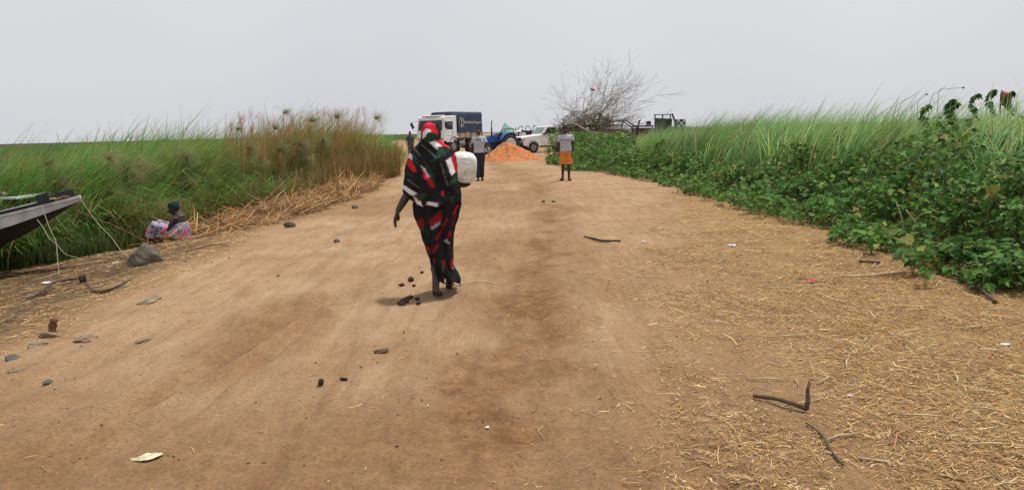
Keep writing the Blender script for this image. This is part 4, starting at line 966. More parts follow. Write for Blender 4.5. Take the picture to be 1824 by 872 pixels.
stick('stick', 'long thin brown stick below the forked stick at lower right', [(1.57, 4.0, .015), (1.58, 3.8, .02), (1.55, 3.62, .015), (1.54, 3.46, .015)], [.006, .008, .008, .006], 'wood')
stick('stick', 'dark crooked stick on the mid road near white litter', [(1.07, 11.35, .02), (1.3, 11.1, .03), (1.54, 10.86, .02)], [.012, .018, .012], 'bark')
stick('stick', 'pale straight stalk lying on the straw below the leafy plants', [(3.42, 7.9, .02), (3.75, 7.95, .03), (4.07, 8.03, .03)], [.008, .012, .02], 'woodpale')
stick('stick', 'short dark stick on the straw at the foot of the leafy plants', [(3.97, 8.73, .02), (4.14, 8.58, .02)], [.014, .016], 'bark')
stick('stick', 'pale forked reed stalk on the road right of the woman', [(-.60, 7.9, .01), (-.35, 8.0, .015), (-.12, 8.1, .012)], [.005, .006, .004], 'woodpale')
stick('stick', 'brown bent branch leaning at the lower right plants', [(4.80, 8.4, .25), (4.66, 7.9, .12), (4.52, 7.4, .02)], [.010, .013, .012], 'wood')
stick('stick', 'brown branch lying under the lower right plants', [(4.45, 7.7, .03), (4.34, 7.1, .05), (4.22, 6.6, .02)], [.009, .012, .013], 'wood')
stick('stick', 'short thick straw stalk at the lower right', [(1.64, 3.53, .012), (1.78, 3.50, .012)], [.007, .007], 'woodpale')
stick('stick', 'white splinter of wood on the left bank below the boat', [(-7.0, 11.1, .02), (-6.7, 11.3, .06)], [.008, .010], 'woodpale')
stick('bark_strip', 'long dark curved bark strip lying on the left bank', [(-5.85, 8.9, .01), (-5.78, 9.3, .05), (-5.85, 9.7, .07), (-5.78, 10.15, .04)], [.012, .028, .03, .024], 'bark', 'bark')
stick('bark_strip', 'short upcurved bark strip near the road edge on the left', [(-5.0, 8.9, .10), (-4.82, 8.75, .03), (-4.62, 8.72, .03), (-4.42, 8.85, .08)], [.01, .028, .03, .01], 'bark', 'bark')
stick('root_knot', 'gnarled dark root knot beside the bark strip', [(-5.66, 10.0, .0), (-5.6, 9.9, .10), (-5.54, 9.85, .05), (-5.50, 9.8, .12)], [.02, .03, .025, .012], 'bark', 'root')
stick('slat', 'pale thin slat lying on the bank right of the boulder', [(-4.85, 11.9, .02), (-4.45, 12.1, .03)], [.012, .010], 'woodpale')
stick('reddish_branch', 'reddish branch on the bank right of the boulder', [(-4.95, 11.6, .02), (-4.6, 11.75, .05), (-4.35, 11.75, .02)], [.008, .010, .008], 'ropebrown')
stick('stump', 'rusty brown stump standing at the left road edge', [(-4.02, 6.57, -.02), (-4.02, 6.58, .06), (-4.0, 6.58, .12)], [.035, .032, .03], 'rust', 'stump')
dsl = 'dry pale reed stalk lying across the straw at lower right'
for i in range(46):
    x = random.uniform(1.2, 4.2); y = random.uniform(3.3, 9.5); a = random.uniform(-.6, 1.2); l_ = random.uniform(.12, .34)
    if x > 4.5 or x > y * .7: continue
    stick('reed_stalk', dsl, [(x, y, .012), (x + l_ * .5 * math.cos(a) + random.uniform(-.02, .02), y + l_ * .5 * math.sin(a), .022), (x + l_ * math.cos(a), y + l_ * math.sin(a), .012)], [.0045, .0055, .004], 'woodpale', 'reed stalk', 'loose reed stalks on the straw')

def scrap(name, label, x, y, w_, l_, m_, rz=0.0, crumple=.5, cat='litter'):
    n_ = 7; vs = []; rs = np.random.default_rng(int(abs(x * 100 + y * 7)))
    for i in range(n_):
        for k_ in range(n_):
            u, v_ = i / (n_ - 1) - .5, k_ / (n_ - 1) - .5
            vs.append((u * l_ * (1 - .3 * abs(v_)) + rs.normal(0, .02) * l_, v_ * w_ * (1 - 1.1 * abs(u)) + rs.normal(0, .03) * w_, .008 + abs(rs.normal(0, .16)) * w_ * crumple + .02 * w_))
    m_o = MB(); m_o.add(vs, [(i * n_ + k_, (i + 1) * n_ + k_, (i + 1) * n_ + k_ + 1, i * n_ + k_ + 1) for i in range(n_ - 1) for k_ in range(n_ - 1)])
    o = m_o.build(name, M[m_], None, False); so = o.modifiers.new('thick', 'SOLIDIFY'); so.thickness = .002
    o.location = (x, y, hz(x, y)); o.rotation_euler = (0, 0, rz); return tag(o, label, cat)
scrap('plastic_bag', 'flattened pale plastic bag on the road at lower left', -1.88, 3.73, .09, .17, 'bag', .45, .4)
for (x, y, s_, mm, lb) in [(1.86, 10.75, .10, 'paper', 'white scrap beside the crooked stick on the mid road'), (2.9, 10.1, .14, 'paper', 'white torn litter on the straw in mid distance'), (4.72, 16.0, .13, 'paper', 'white litter at the far edge of the leafy plants'), (3.55, 5.42, .075, 'paper', 'white litter at the right picture edge'), (3.28, 5.16, .035, 'redlitter', 'tiny red scrap near the right picture edge'),
        (-.16, 4.06, .03, 'paper', 'tiny white scrap on the near middle road'), (1.99, 4.42, .04, 'paper', 'small white scrap above the forked stick'), (-6.3, 10.3, .14, 'paper', 'white scrap on the left bank beyond the bark strip'), (-6.2, 11.95, .12, 'paper', 'white ring of plastic on the mud under the ropes'), (3.05, 7.75, .16, 'redlitter', 'faded red rag flattened on the straw')]:
    scrap('litter_scrap', lb, x, y, s_ * .7, s_, mm, random.uniform(0, 3), .6)

# ------------------------------------------------------------------ things around the bare tree
sg = empty('fallen_board', (5.05, 44, hz(5.05, 44)), R(6), 'tan weathered board hanging on a leaning pole below the bare tree', 'board')
m = MB(); m.box((.02, 0, 1.22), (.95, .05, .34), Euler((0, .18, 0))); m.build('panel', M['board'], sg, bevel=.015)
m = MB(); m.tube([(-.35, .05, 1.35), (-1.1, .05, 1.78), (-1.95, .05, 2.18)], [.035, .035, .03], 7); m.build('leaning_pole', M['woodpale'], sg)
m = MB(); m.tube([(.1, .06, 0), (.1, .06, 1.1)], .03, 6); m.tube([(-.35, .06, 0), (-.35, .06, 1.36)], .03, 6); m.box((-.12, .06, .9), (.5, .03, .03)); m.build('support', M['wood'], sg)

wf = empty('canopy_frame', (7.6, 52, hz(7.6, 52)), 0, 'bent dark metal canopy frame right of the bare tree', 'frame')
for pts in ([(-.95, 0, 0), (-.9, 0, 2.16), (.1, 0, 2.16), (.75, 0, 1.75), (1.2, 0, 1.45), (1.9, 0, 1.1)], [(-.35, .0, 1.0), (.02, .0, 2.15)], [(-1.0, .02, 1.55), (-.1, .02, 1.52), (.6, .02, 1.2), (1.0, .02, 1.0)], [(-.95, 1.1, 0), (-.9, 1.1, 2.1), (.1, 1.1, 2.1), (.8, 1.1, 1.6), (.85, 1.1, 0)], [(.1, 0, 2.16), (.1, 1.1, 2.1)], [(-.9, 0, 2.16), (-.9, 1.1, 2.1)], [(.9, .03, 1.62), (.98, .03, 1.0), (.9, .03, 0)]):
    m = MB(); m.tube(pts, .045, 7); m.build('bar', M['dark'], wf)
rp2 = empty('rusty_hull', (7.75, 50.6, hz(7.75, 50.6)), 0, 'rusty red metal hull side showing above the green plants', 'hull')
m = MB(); m.prism([(-.75, .62), (.95, .62), (1.0, 1.03), (-.8, 1.06)], -.35, .35); m.build('side_plate', M['rust'], rp2, bevel=.02)
m = MB(); m.prism([(-.8, 1.06), (-.75, 1.45), (-.2, 1.12), (.15, 1.42), (.6, 1.1)], .0, .3); m.build('torn_panel', M['greymetal'], rp2)
for sx in (-.6, .8):
    m = MB(); m.box((sx, 0, .3), (.12, .5, .66)); m.build('prop', M['dark'], rp2)
po = empty('leaning_post', (8.6, 52.2, hz(8.6, 52.2)), 0, 'dark leaning post with a short arm beside the purple canopy', 'post')
m = MB(); m.tube([(-.22, 0, 0), (-.1, 0, 1.2), (.1, 0, 2.1), (.2, 0, 2.13)], [.07, .07, .055, .04], 8); m.build('shaft', M['dark'], po)
pc = empty('stall', (9.3, 55, hz(9.3, 55)), 0, 'low stall with a purple canopy edge beyond the leaning post', 'stall')
m = MB(); m.box((0, 0, 1.72), (1.5, 1.2, .10)); m.build('canopy_edge', M['purple'], pc)
m = MB(); m.box((0, .3, 1.28), (1.45, .8, .66)); m.build('back_wall', M['board'], pc)
for sx in (-1, 1):
    m = MB(); m.box((.7 * sx, -.5, .85), (.06, .06, 1.7)); m.build('post', M['dark'], pc)
m = MB(); m.box((.45, -.3, 1.92), (.3, .3, .28)); m.build('black_box', M['black'], pc, bevel=.02)
bx_ = empty('metal_bin', (10.2, 52, hz(10.2, 52)), R(-14), 'olive metal bin with a railing on top, standing tilted above the grass', 'bin')
m = MB(); m.box((0, 0, 1.25), (1.0, .9, 1.9), Euler((0, .06, 0)), taper=(1.12, 1.1)); m.build('bin_body', M['olive'], bx_, bevel=.02)
m = MB()
for sx in (-.5, 0, .5): m.box((sx, -.44, 2.32), (.04, .04, .28)); m.box((sx, .44, 2.32), (.04, .04, .28))
for sy in (-.44, .44): m.box((0, sy, 2.45), (1.1, .04, .04))
m.build('railing', M['dark'], bx_)
for k_ in range(5):
    m = MB(); m.box((-.46 + .23 * k_, -.475, 1.3), (.035, .03, 1.8), Euler((-.05, .06, 0))); m.build('rib', M['olive'], bx_)
m = MB(); m.box((.78, 0, 2.05), (.1, .8, .95), Euler((0, -.35, 0))); m.build('open_lid', M['olive'], bx_)
ck = empty('check_panel', (11.5, 53, hz(11.5, 53)), 0, 'black and white chequered panel on a low grey shed above the grass', 'panel')
m = MB(); m.box((-.1, .5, .9), (1.7, .8, 1.5)); m.build('shed', M['greymetal'], ck, bevel=.02)
for i in range(4):
    for k_ in range(3):
        m = MB(); m.box((-.22 + .2 * i, .06, 1.68 + .18 * k_), (.196, .04, .176)); m.build('square', M['black'] if (i + k_) % 2 == 0 else M['checkw'], ck)

# bare thorn tree with a thicket at its foot
tree = empty('bare_tree', (5.0, 48, hz(5.0, 48)), 0, 'leafless windblown thorn tree with a brown thicket at its foot', 'tree')
tb = MB(); br = MB(); rt = random.Random(5)
def grow(p, d, l_, r_, dep):
    n_ = 4; pts = [p]; q = p.copy(); dd = d.copy()
    for i in range(n_):
        dd = (dd + Vector((rt.gauss(.015, .13), rt.gauss(0, .13), rt.gauss(.0, .09)))).normalized(); q = q + dd * l_ / n_; pts.append(q.copy())
    rads = [r_ * (1 - .45 * i / n_) for i in range(n_ + 1)]
    (tb if dep == 0 else br).tube(pts, rads, 6 if dep < 2 else 4)
    if dep >= 4: return
    for k_ in range(3 if dep < 3 else 2):
        t = rt.randint(1, n_) if k_ else n_; ax = Vector((rt.gauss(.07, .5), rt.gauss(0, .5), rt.gauss(.0, .4)))
        grow(pts[t], (dd + ax).normalized(), l_ * rt.uniform(.62, .88), max(.0065, r_ * .52 * (.75 if k_ else 1)), dep + 1)
for k_ in range(15):
    a = rt.uniform(0, 6.28); lean = rt.uniform(.15, .95)
    grow(Vector((rt.uniform(-.5, .5), rt.uniform(-.4, .4), .2)), Vector((math.cos(a) * lean + .06, math.sin(a) * lean * .6, 1)).normalized(), rt.uniform(1.6, 2.4), .042, 0)
tb.build('trunk', M['twig'], tree); o = br.build('branches', M['twig'], tree); o['kind'] = 'stuff'
tk = MB()
for k_ in range(1900):
    a = rt.uniform(0, 6.28); rr_ = rt.uniform(.2, 1.0) ** .7; c_ = Vector((math.cos(a) * rr_ * 1.9 - .35, math.sin(a) * rr_ * 1.2, rt.uniform(.3, 2.9) * (1.1 - .45 * rr_)))
    d_ = Vector((rt.gauss(.15, .6), rt.gauss(0, .6), rt.gauss(.1, .45))).normalized() * rt.uniform(.25, .8); tk.tube([c_, c_ + d_ * .5 + Vector((0, 0, .05)), c_ + d_], [.014, .012, .007], 3)
o = tk.build('thicket', mat('brown_thicket', (.17, .13, .075), .95, .4, 3), tree); o['kind'] = 'stuff'
m = MB(); m.tube([(-2.2, -.3, 1.5), (-.9, -.4, 1.75), (.6, -.4, 1.8), (2.2, -.2, 1.75)], [.05, .07, .06, .03], 7); m.build('fallen_limb', M['bark'], tree)
m = MB(); m.add([(.0, -.3, 4.05), (.14, -.27, 4.12), (.22, -.33, 3.98), (.26, -.3, 3.84), (.1, -.25, 3.88), (-.02, -.32, 3.9), (.12, -.42, 3.98), (.12, -.2, 3.96)], [(6, 0, 1), (6, 1, 2), (6, 2, 3), (6, 3, 4), (6, 4, 5), (6, 5, 0), (7, 1, 0), (7, 2, 1), (7, 3, 2), (7, 4, 3), (7, 5, 4), (7, 0, 5)]); o = m.build('plastic_bag', M['pinkbag'], None, True); o.location = tree.location; tag(o, 'faded pink plastic bag caught in the bare tree', 'bag')

# ------------------------------------------------------------------ vegetation
def blades(base, h, az, bend, wid, col, segs=4, phi0=.1, tipw=.12):
    """curved tapering strips; az: direction the tip leans to"""
    N = len(base); t = np.linspace(0, 1, segs + 1)
    ca, sa = np.cos(az), np.sin(az); fa = az + RNG.uniform(.6, 2.5, N); wx, wy = np.cos(fa), np.sin(fa)
    P_ = np.zeros((N, segs + 1, 3)); P_[:, 0] = base; ph = np.full(N, phi0) * RNG.uniform(.3, 1.8, N)
    for i in range(1, segs + 1):
        p_ = ph + bend * ((i - .5) / segs) ** 1.6; st = (h / segs)
        P_[:, i, 0] = P_[:, i - 1, 0] + np.sin(p_) * ca * st; P_[:, i, 1] = P_[:, i - 1, 1] + np.sin(p_) * sa * st; P_[:, i, 2] = P_[:, i - 1, 2] + np.cos(p_) * st
    wt = np.maximum(tipw, (1 - t) ** .65 * np.minimum(1, .55 + t * 2))[None, :] * wid[:, None] * .5
    Wv = np.stack([wx, wy, np.zeros(N)], -1)[:, None, :] * wt[:, :, None]
    V = np.stack([P_ - Wv, P_ + Wv], 2).reshape(-1, 3)
    b0 = (np.arange(N) * (segs + 1) * 2)[:, None]; k_ = (np.arange(segs) * 2)[None, :]
    q = (b0 + k_).ravel(); F = np.stack([q, q + 1, q + 3, q + 2], -1)
    C = np.repeat(col, (segs + 1) * 2, axis=0)
    return V, F, C
def merge(parts):
    Vs, Fs, Cs, o = [], [], [], 0
    for V, F, C in parts: Vs.append(V); Fs.append(F + o); Cs.append(C); o += len(V)
    return np.concatenate(Vs), np.concatenate(Fs), np.concatenate(Cs)
def pick(pal, n, jit=.18):
    pal = np.array(pal); c = pal[RNG.integers(0, len(pal), n)]
    return np.clip(c * (1 + RNG.normal(0, jit, (n, 1))) * (1 + RNG.normal(0, .05, (n, 3))), .004, 1)

# the reed bed's front line on the left
_ry = [12.6, 13.2, 13.5, 14.4, 15, 18.5, 20.8, 24.8, 30, 45, 60, 100]; _rx = [-30, -10.5, -9, -8.4, -7.7, -7.4, -6.8, -6.1, -4.8, -6.4, -10, -18]
def reed_edge(y): return np.interp(y, _ry, _rx)
def sample(n, y0, y1, fx, pw=1.0):
    y = y0 + (y1 - y0) * RNG.random(n) ** pw; return fx(y, n)
GREEN_L = [(.105, .25, .045), (.15, .30, .055), (.075, .205, .045), (.19, .32, .07), (.11, .27, .06), (.22, .29, .085)]
OLIVE_L = [(.24, .23, .085), (.32, .25, .10), (.19, .21, .07)]
DRY = [(.34, .20, .085), (.42, .28, .12), (.26, .14, .06), (.30, .17, .07), (.20, .11, .05)]
def left_bed(n, y0, y1, dmax, wmul, pw=1.4, hmul=1.0, segs=4, per=13):
    nc = n // per; cy = y0 + (y1 - y0) * RNG.random(nc) ** pw; cd_ = dmax * RNG.random(nc) ** 1.5; cx = reed_edge(cy) - cd_
    k_ = (cx > -.70 * cy - 2.5) & (cx > -60); cx, cy, cd_ = cx[k_], cy[k_], cd_[k_]; nc = len(cx)
    big = fbm(cx * .35, cy * .35, 3); ch_ = np.clip(.75 + .62 * np.minimum(cd_, 2.1) / 1.1, .7, 1.95) * (1 + .45 * big) * RNG.uniform(.7, 1.15, nc) * hmul
    ch_ *= np.interp(cx / np.maximum(cy, 1), [-.8, -.6, -.5, -.3, -.1], [1.12, 1.28, 1.42, 1.40, 1.3])
    caz = RNG.normal(.1, .45, nc); cb = RNG.uniform(1.0, 2.4, nc); cc_ = pick(GREEN_L, nc, .25)
    o = (vnoise(cx * .5 + 9, cy * .5) > .10) & (RNG.random(nc) < .5); cc_[o] = pick(OLIVE_L, int(o.sum()), .2); dr = RNG.random(nc) < .05; cc_[dr] = pick(DRY, int(dr.sum()))
    r_ = lambda q: np.repeat(q, per, axis=0)
    N = nc * per; sp_r = .11 * wmul ** .8; x = r_(cx) + RNG.normal(0, sp_r, N); y = r_(cy) + RNG.normal(0, sp_r, N)
    h = r_(ch_) * RNG.uniform(.68, 1.0, N); c = np.clip(r_(cc_) * (1 + RNG.normal(0, .12, (N, 1))), .004, 1); dr = RNG.random(N) < .06; c[dr] = pick(DRY, int(dr.sum()))
    return blades(np.stack([x, y, H(x, y) - .03], -1), h * 1.12, r_(caz) + RNG.normal(0, .35, N), r_(cb) * RNG.uniform(.6, 1.3, N), RNG.uniform(.013, .042, N) * wmul, c, segs)
parts = [left_bed(54000, 13.0, 32, 7, 1.08), left_bed(26000, 26, 75, 22, 2.0, 1.0, .98, 3), left_bed(12000, 13, 30, 16, 1.3, 1.0, 1.0, 4)]
N = 14000; y = RNG.uniform(60, 420, N); x = reed_edge(y) - RNG.random(N) * 300; k_ = x > -.72 * y - 6; x, y = x[k_], y[k_]; N = len(x)
parts.append(blades(np.stack([x, y, H(x, y)], -1), RNG.uniform(1.2, 2.0, N), RNG.normal(.1, .5, N), RNG.uniform(.4, 1.4, N), RNG.uniform(.10, .3, N), pick(GREEN_L, N), 2))
# low weeds under the bow
N = 9000; y = RNG.uniform(12.0, 15.5, N); x = RNG.uniform(-10.5, -6.6, N); k_ = (x < reed_edge(y) + 1.2) & (x < -6.9 - (y - 14) * .2); x, y = x[k_], y[k_]; N = len(x)
parts.append(blades(np.stack([x, y, H(x, y)], -1), RNG.uniform(.15, .62, N), RNG.uniform(0, 6.28, N), RNG.uniform(.4, 1.6, N), RNG.uniform(.012, .03, N), pick([(.06, .10, .025), (.09, .13, .03), (.05, .08, .02), (.12, .12, .045)], N), 3))
V, F, C = merge(parts)
tag(link('reed_bed', npmesh('reed_bed', V, F, C, True), None, M['grass']), 'dense windblown green reeds filling the marsh on the left', 'reeds', kind='stuff')

# standing dry reeds and the cut heap along the left road edge
parts = []
N = 6500; y = 14.5 + 16.5 * RNG.random(N) ** .75; d = np.abs(RNG.normal(0, .8, N)); x = reed_edge(y) + .55 - d
h = RNG.uniform(.2, 1.0, N) + .8 * sstep(20, 27, y) * RNG.random(N); parts.append(blades(np.stack([x, y, H(x, y) - .02], -1), h, RNG.uniform(0, 6.28, N), RNG.uniform(0, .7, N), RNG.uniform(.010, .022, N), pick(DRY, N), 2, .18, .4))
N = 1800; y = np.concatenate([RNG.normal(23.5, 1.8, 800), RNG.normal(28.0, 2.0, 1000)]); x = reed_edge(y) - .45 - np.abs(RNG.normal(.8, .7, N)); parts.append(blades(np.stack([x, y, H(x, y)], -1), RNG.uniform(1.8, 3.0, N), RNG.normal(.2, .8, N), RNG.uniform(.05, .8, N), RNG.uniform(.012, .024, N), pick([(.52, .25, .09), (.56, .32, .13), (.40, .19, .07), (.46, .22, .08)], N), 4, .07))
npl = 90; yy_ = np.concatenate([RNG.normal(23.5, 1.2, 35), RNG.normal(27.8, 1.4, 55)]); xx_ = reed_edge(yy_) - .3 - np.abs(RNG.normal(.8, .6, npl)); zz_ = H(xx_, yy_) + RNG.uniform(2.0, 2.75, npl)
N = npl * 42; bs = np.repeat(np.stack([xx_, yy_, zz_], -1), 42, axis=0) + RNG.normal(0, .03, (N, 3)) * np.array([1, 1, 3.0])
parts.append(blades(bs, RNG.uniform(.10, .26, N), RNG.normal(.1, .8, N), RNG.uniform(.8, 2.0, N), np.full(N, .008), pick([(.42, .25, .14), (.36, .20, .11), (.48, .32, .19)], N), 3, .6, .5))
parts.append(blades(np.stack([xx_, yy_, H(xx_, yy_)], -1), zz_ - H(xx_, yy_) + .03, np.zeros(npl), np.full(npl, .02), np.full(npl, .016), pick(DRY, npl), 3, .01, .6))
V, F, C = merge(parts)
tag(link('dry_reeds', npmesh('dry_reeds', V, F, C, True), None, M['straw']), 'dry orange brown reeds standing along the left road edge', 'reeds', kind='stuff')
def strips(x, y, z, az, l_, wid, tilt, col, curve=None):
    N = len(x); ca, sa = np.cos(az), np.sin(az); cv = RNG.normal(0, .10, N) if curve is None else curve; P_ = np.zeros((N, 3, 3))
    for i, t in enumerate((-.5, 0, .5)):
        off = cv * l_ * (1 - 4 * t * t); P_[:, i, 0] = x + ca * l_ * t - sa * off; P_[:, i, 1] = y + sa * l_ * t + ca * off; P_[:, i, 2] = z + tilt * l_ * (t + .5) + .004
    Wv = np.stack([-sa, ca, RNG.normal(0, .35, N)], -1)[:, None, :] * (wid[:, None] * np.array([.8, 1, .6])[None, :] * .5)[:, :, None]
    V = np.stack([P_ - Wv, P_ + Wv], 2).reshape(-1, 3); b0 = (np.arange(N) * 6)[:, None]; q = (b0 + np.array([[0, 2]])).ravel()
    return V, np.stack([q, q + 1, q + 3, q + 2], -1), np.repeat(col, 6, axis=0)
parts = []
for (n_, y0, y1, dm, hh) in ((9000, 14.6, 28.5, 2.3, .26), (9500, 17.5, 27.5, 1.6, .55)):
    y = RNG.uniform(y0, y1, n_); u = RNG.random(n_); x0 = reed_edge(y) - .3; x1 = left_edge(y) - .75 + .7 * vnoise(y * 1.3, y * 0); x = x0 + (x1 - x0) * u
    ridge = hh * np.clip(np.sin(np.pi * np.clip(u * 1.1, 0, 1)), 0, 1) * (.7 + 1.1 * fbm(x * .9, y * .6, 3)); z = H(x, y) + np.clip(ridge, 0, 2) * RNG.random(n_) ** .5
    parts.append(strips(x, y, z, RNG.normal(.5, 1.5, n_), RNG.gamma(2.2, .16, n_) + .1, RNG.uniform(.008, .020, n_), RNG.normal(0, .30, n_), pick(DRY + [(.46, .32, .15), (.26, .13, .05), (.22, .105, .04), (.44, .23, .07), (.50, .27, .09), (.40, .20, .06)], n_, .3)))
V, F, C = merge(parts)
tag(link('cut_reed_heap', npmesh('cut_reed_heap', V, F, C), None, M['straw']), 'heap of cut golden brown reeds beside the left road edge', 'reeds', kind='stuff')

# papyrus
def papyrus_meshes(seed):
    rs = np.random.default_rng(seed); n_ = 230; el = rs.uniform(-.2, 1.3, n_); az = rs.uniform(0, 6.28, n_)
    V, F, C = blades(np.zeros((n_, 3)), rs.uniform(.26, .46, n_), rs.normal(.1, 1.3, n_), rs.uniform(.4, 2.2, n_), np.full(n_, .006), pick([(.24, .22, .085), (.20, .22, .08), (.30, .23, .11), (.17, .20, .07)], n_), 3, .7, .5)
    um = npmesh('umbel', V, F, C); stm = MB().tube([(0, 0, -2.2), (-.03, .0, -1.2), (0, 0, 0)], [.010, .009, .006], 5).mesh('stem')
    stm.materials.append(M['stem']); um.materials.append(M['grass']); return stm, um
PAP = [papyrus_meshes(40 + i) for i in range(6)]
dryum = []
def papyrus(x, y, ztop, label, group=None, sc=1.0, i=0, tint=None):
    t = empty('papyrus', (x, y, hz(x, y)), 0, label, 'papyrus', group)
    a, u = PAP[i % 6]; rzz = random.uniform(-.6, .6)
    s_ = link('stem', a, t); s_.location = (0, 0, ztop - t.location.z); s_.scale = (1, 1, (ztop - t.location.z) / 2.2)
    q = link('umbel', u, t); q.location = (0, 0, ztop - t.location.z); q.rotation_euler = (0, random.uniform(.5, 1.2), rzz); q.scale = (sc, sc, sc)
    return t
for k_, (x, y, z_, lb) in enumerate([(-5.80, 20.2, 2.20, 'tallest lone papyrus head against the sky above the left reeds'), (-6.10, 20.3, 1.80, 'dark papyrus head left of the tallest one against the sky'), (-7.05, 20.2, 1.82, 'small lone papyrus head against the sky, farthest left'), (-5.2, 20.5, 2.0, 'papyrus head leaning among tawny plumes'), (-4.75, 21.4, 2.08, 'tawny papyrus head at the left of the dry clump'), (-3.9, 22.8, 2.05, 'papyrus head at the right end of the dry clump')]):
    papyrus(x, y, z_, lb, None, .85 if k_ < 3 else 1.1, k_)
pg = 'papyrus with olive feathery head among the left reeds'
for k_ in range(90):
    y = random.uniform(15.2, 27); x = float(reed_edge(y)) - random.uniform(.1, 2.6); zt = hz(x, y) + random.uniform(1.0, 1.85)
    if x < -.6 * y: continue
    papyrus(x, y, zt, pg, 'papyrus heads in the left reed bed', random.uniform(.9, 1.5), k_)

# right side: pale grass
GREEN_R = [(.165, .325, .09), (.22, .39, .12), (.12, .27, .07), (.29, .44, .17), (.19, .335, .085), (.33, .41, .14)]
def right_bed(n, y0, y1, d0, dmax, wmul, segs=4, per=11):
    nc = n // per; cy = RNG.uniform(y0, y1, nc); d = d0 + dmax * RNG.random(nc) ** 1.25; cx = right_edge(cy) + np.interp(cy, [8, 14, 22, 32, 40], [1.5, 1.4, 1.1, 1.5, 3.0]) + d
    k_ = (cx < .70 * cy + 2.5) & ((cy < 34) | (cx > .245 * cy)) & (cx > .155 * cy); cx, cy = cx[k_], cy[k_]; nc = len(cx)
    ch_ = 2.2 * np.interp(cy, [9, 14, 18, 24, 34, 45], [.96, 1.0, 1.02, 1.04, .95, .9]) * np.interp(cx / cy, [.15, .24, .32], [.76, .92, 1.0]) * (1 + .25 * fbm(cx * .5, cy * .5, 3)) * RNG.uniform(.65, 1.12, nc)
    cc_ = pick(GREEN_R, nc, .2); dk = vnoise(cx * .6, cy * .6) > .15; cc_[dk] *= .7; caz = RNG.normal(.1, .4, nc) + 1.0 * fbm(cx * .4 + 3, cy * .4, 2); cb = RNG.uniform(1.0, 2.4, nc)
    r_ = lambda q: np.repeat(q, per, axis=0); N = nc * per; sp_r = .10 * wmul ** .8; x = r_(cx) + RNG.normal(0, sp_r, N); y = r_(cy) + RNG.normal(0, sp_r, N)
    c = np.clip(r_(cc_) * (1 + RNG.normal(0, .13, (N, 1))), .004, 1); dr = RNG.random(N) < .07; c[dr] = pick([(.44, .38, .17), (.34, .25, .11)], int(dr.sum()))
    return blades(np.stack([x, y, H(x, y) - .03], -1), r_(ch_) * RNG.uniform(.70, 1.02, N) * 1.1, r_(caz) + RNG.normal(0, .35, N), r_(cb) * RNG.uniform(.6, 1.35, N), RNG.uniform(.013, .038, N) * wmul, c, segs)
V, F, C = merge([right_bed(52000, 9, 36, 0, 4.5, 1.05), right_bed(14000, 9, 40, 3, 14, 1.6, 3), right_bed(9000, 34, 95, 0, 40, 4.0, 2)])
tag(link('tall_grass', npmesh('tall_grass', V, F, C, True), None, M['grass']), 'tall pale green windblown grass behind the leafy plants on the right', 'grass', kind='stuff')

# leafy plants: three-lobed leaves
LEAF = np.array([(0, 0, 0), (.34, .10, .03), (.50, .46, .0), (.24, .52, .05), (.0, 1.0, -.06), (-.24, .52, .05), (-.50, .46, .0), (-.34, .10, .03), (0, .42, -.05)])
LF = np.array([(8, 0, 1), (8, 1, 2), (8, 2, 3), (8, 3, 4), (8, 4, 5), (8, 5, 6), (8, 6, 7), (8, 7, 0)])
def leaves(pos, az, pitch, roll, size, col):
    N = len(pos); f = np.stack([np.cos(az) * np.cos(pitch), np.sin(az) * np.cos(pitch), np.sin(pitch)], -1); s0 = np.stack([-np.sin(az), np.cos(az), np.zeros(N)], -1); n0 = np.cross(f, s0) * -1
    n0 = np.cross(s0, f) * -1; n0[n0[:, 2] < 0] *= -1
    s = s0 * np.cos(roll)[:, None] + n0 * np.sin(roll)[:, None]; nn_ = np.cross(s, f); nn_[nn_[:, 2] < 0] *= -1
    V = pos[:, None, :] + size[:, None, None] * (LEAF[None, :, 0, None] * s[:, None, :] + LEAF[None, :, 1, None] * f[:, None, :] + LEAF[None, :, 2, None] * nn_[:, None, :])
    F = (np.arange(N) * 9)[:, None, None] + LF[None]; return V.reshape(-1, 3), F.reshape(-1, 3), np.repeat(col, 9, axis=0)
GREEN_LEAF = [(.085, .20, .036), (.115, .24, .042), (.065, .165, .034), (.145, .27, .055), (.09, .205, .045), (.20, .26, .06), (.085, .20, .036), (.115, .24, .042), (.075, .185, .04), (.10, .22, .045), (.13, .25, .05), (.085, .20, .04), (.085, .20, .036), (.28, .25, .07)]
def bank_h(x, y):
    d = x - right_edge(y) + .9 * fbm(y * .8 + 3, x * .3, 3); return np.clip(.18 + .50 * np.clip(d, 0, 4), 0, np.interp(y, [7, 12, 17, 24, 34, 40], [1.0, 1.0, .9, .72, .8, .95])) * np.clip(1 + 1.15 * fbm(x * 1.2, y * 1.2, 3), .25, 2)
N = 43000; y = 7 + 41 * RNG.random(N) ** 1.5; d = -.25 + 4.3 * RNG.random(N); x = right_edge(y) + d + .55 * fbm(y * .8, y * 0 + 3, 3)
k_ = x < .72 * y + 1.2; x, y = x[k_], y[k_]; N = len(x); hb = np.maximum(.1, bank_h(x, y)); z = H(x, y) + hb * (1 - .75 * RNG.random(N) ** 2.2)
V, F, C = leaves(np.stack([x, y, z], -1), RNG.uniform(0, 6.28, N), RNG.uniform(-1.15, .3, N), RNG.normal(0, .5, N), (.035 + RNG.gamma(2.2, .018, N)) * np.interp(y, [8, 30], [1, 1.45]), pick(GREEN_LEAF, N, .22))
tag(link('leafy_ground_cover', npmesh('leafy_ground_cover', V, F, C), None, M['leaf']), 'dense dark green leafy plants bordering the right road edge', 'plants', kind='stuff')
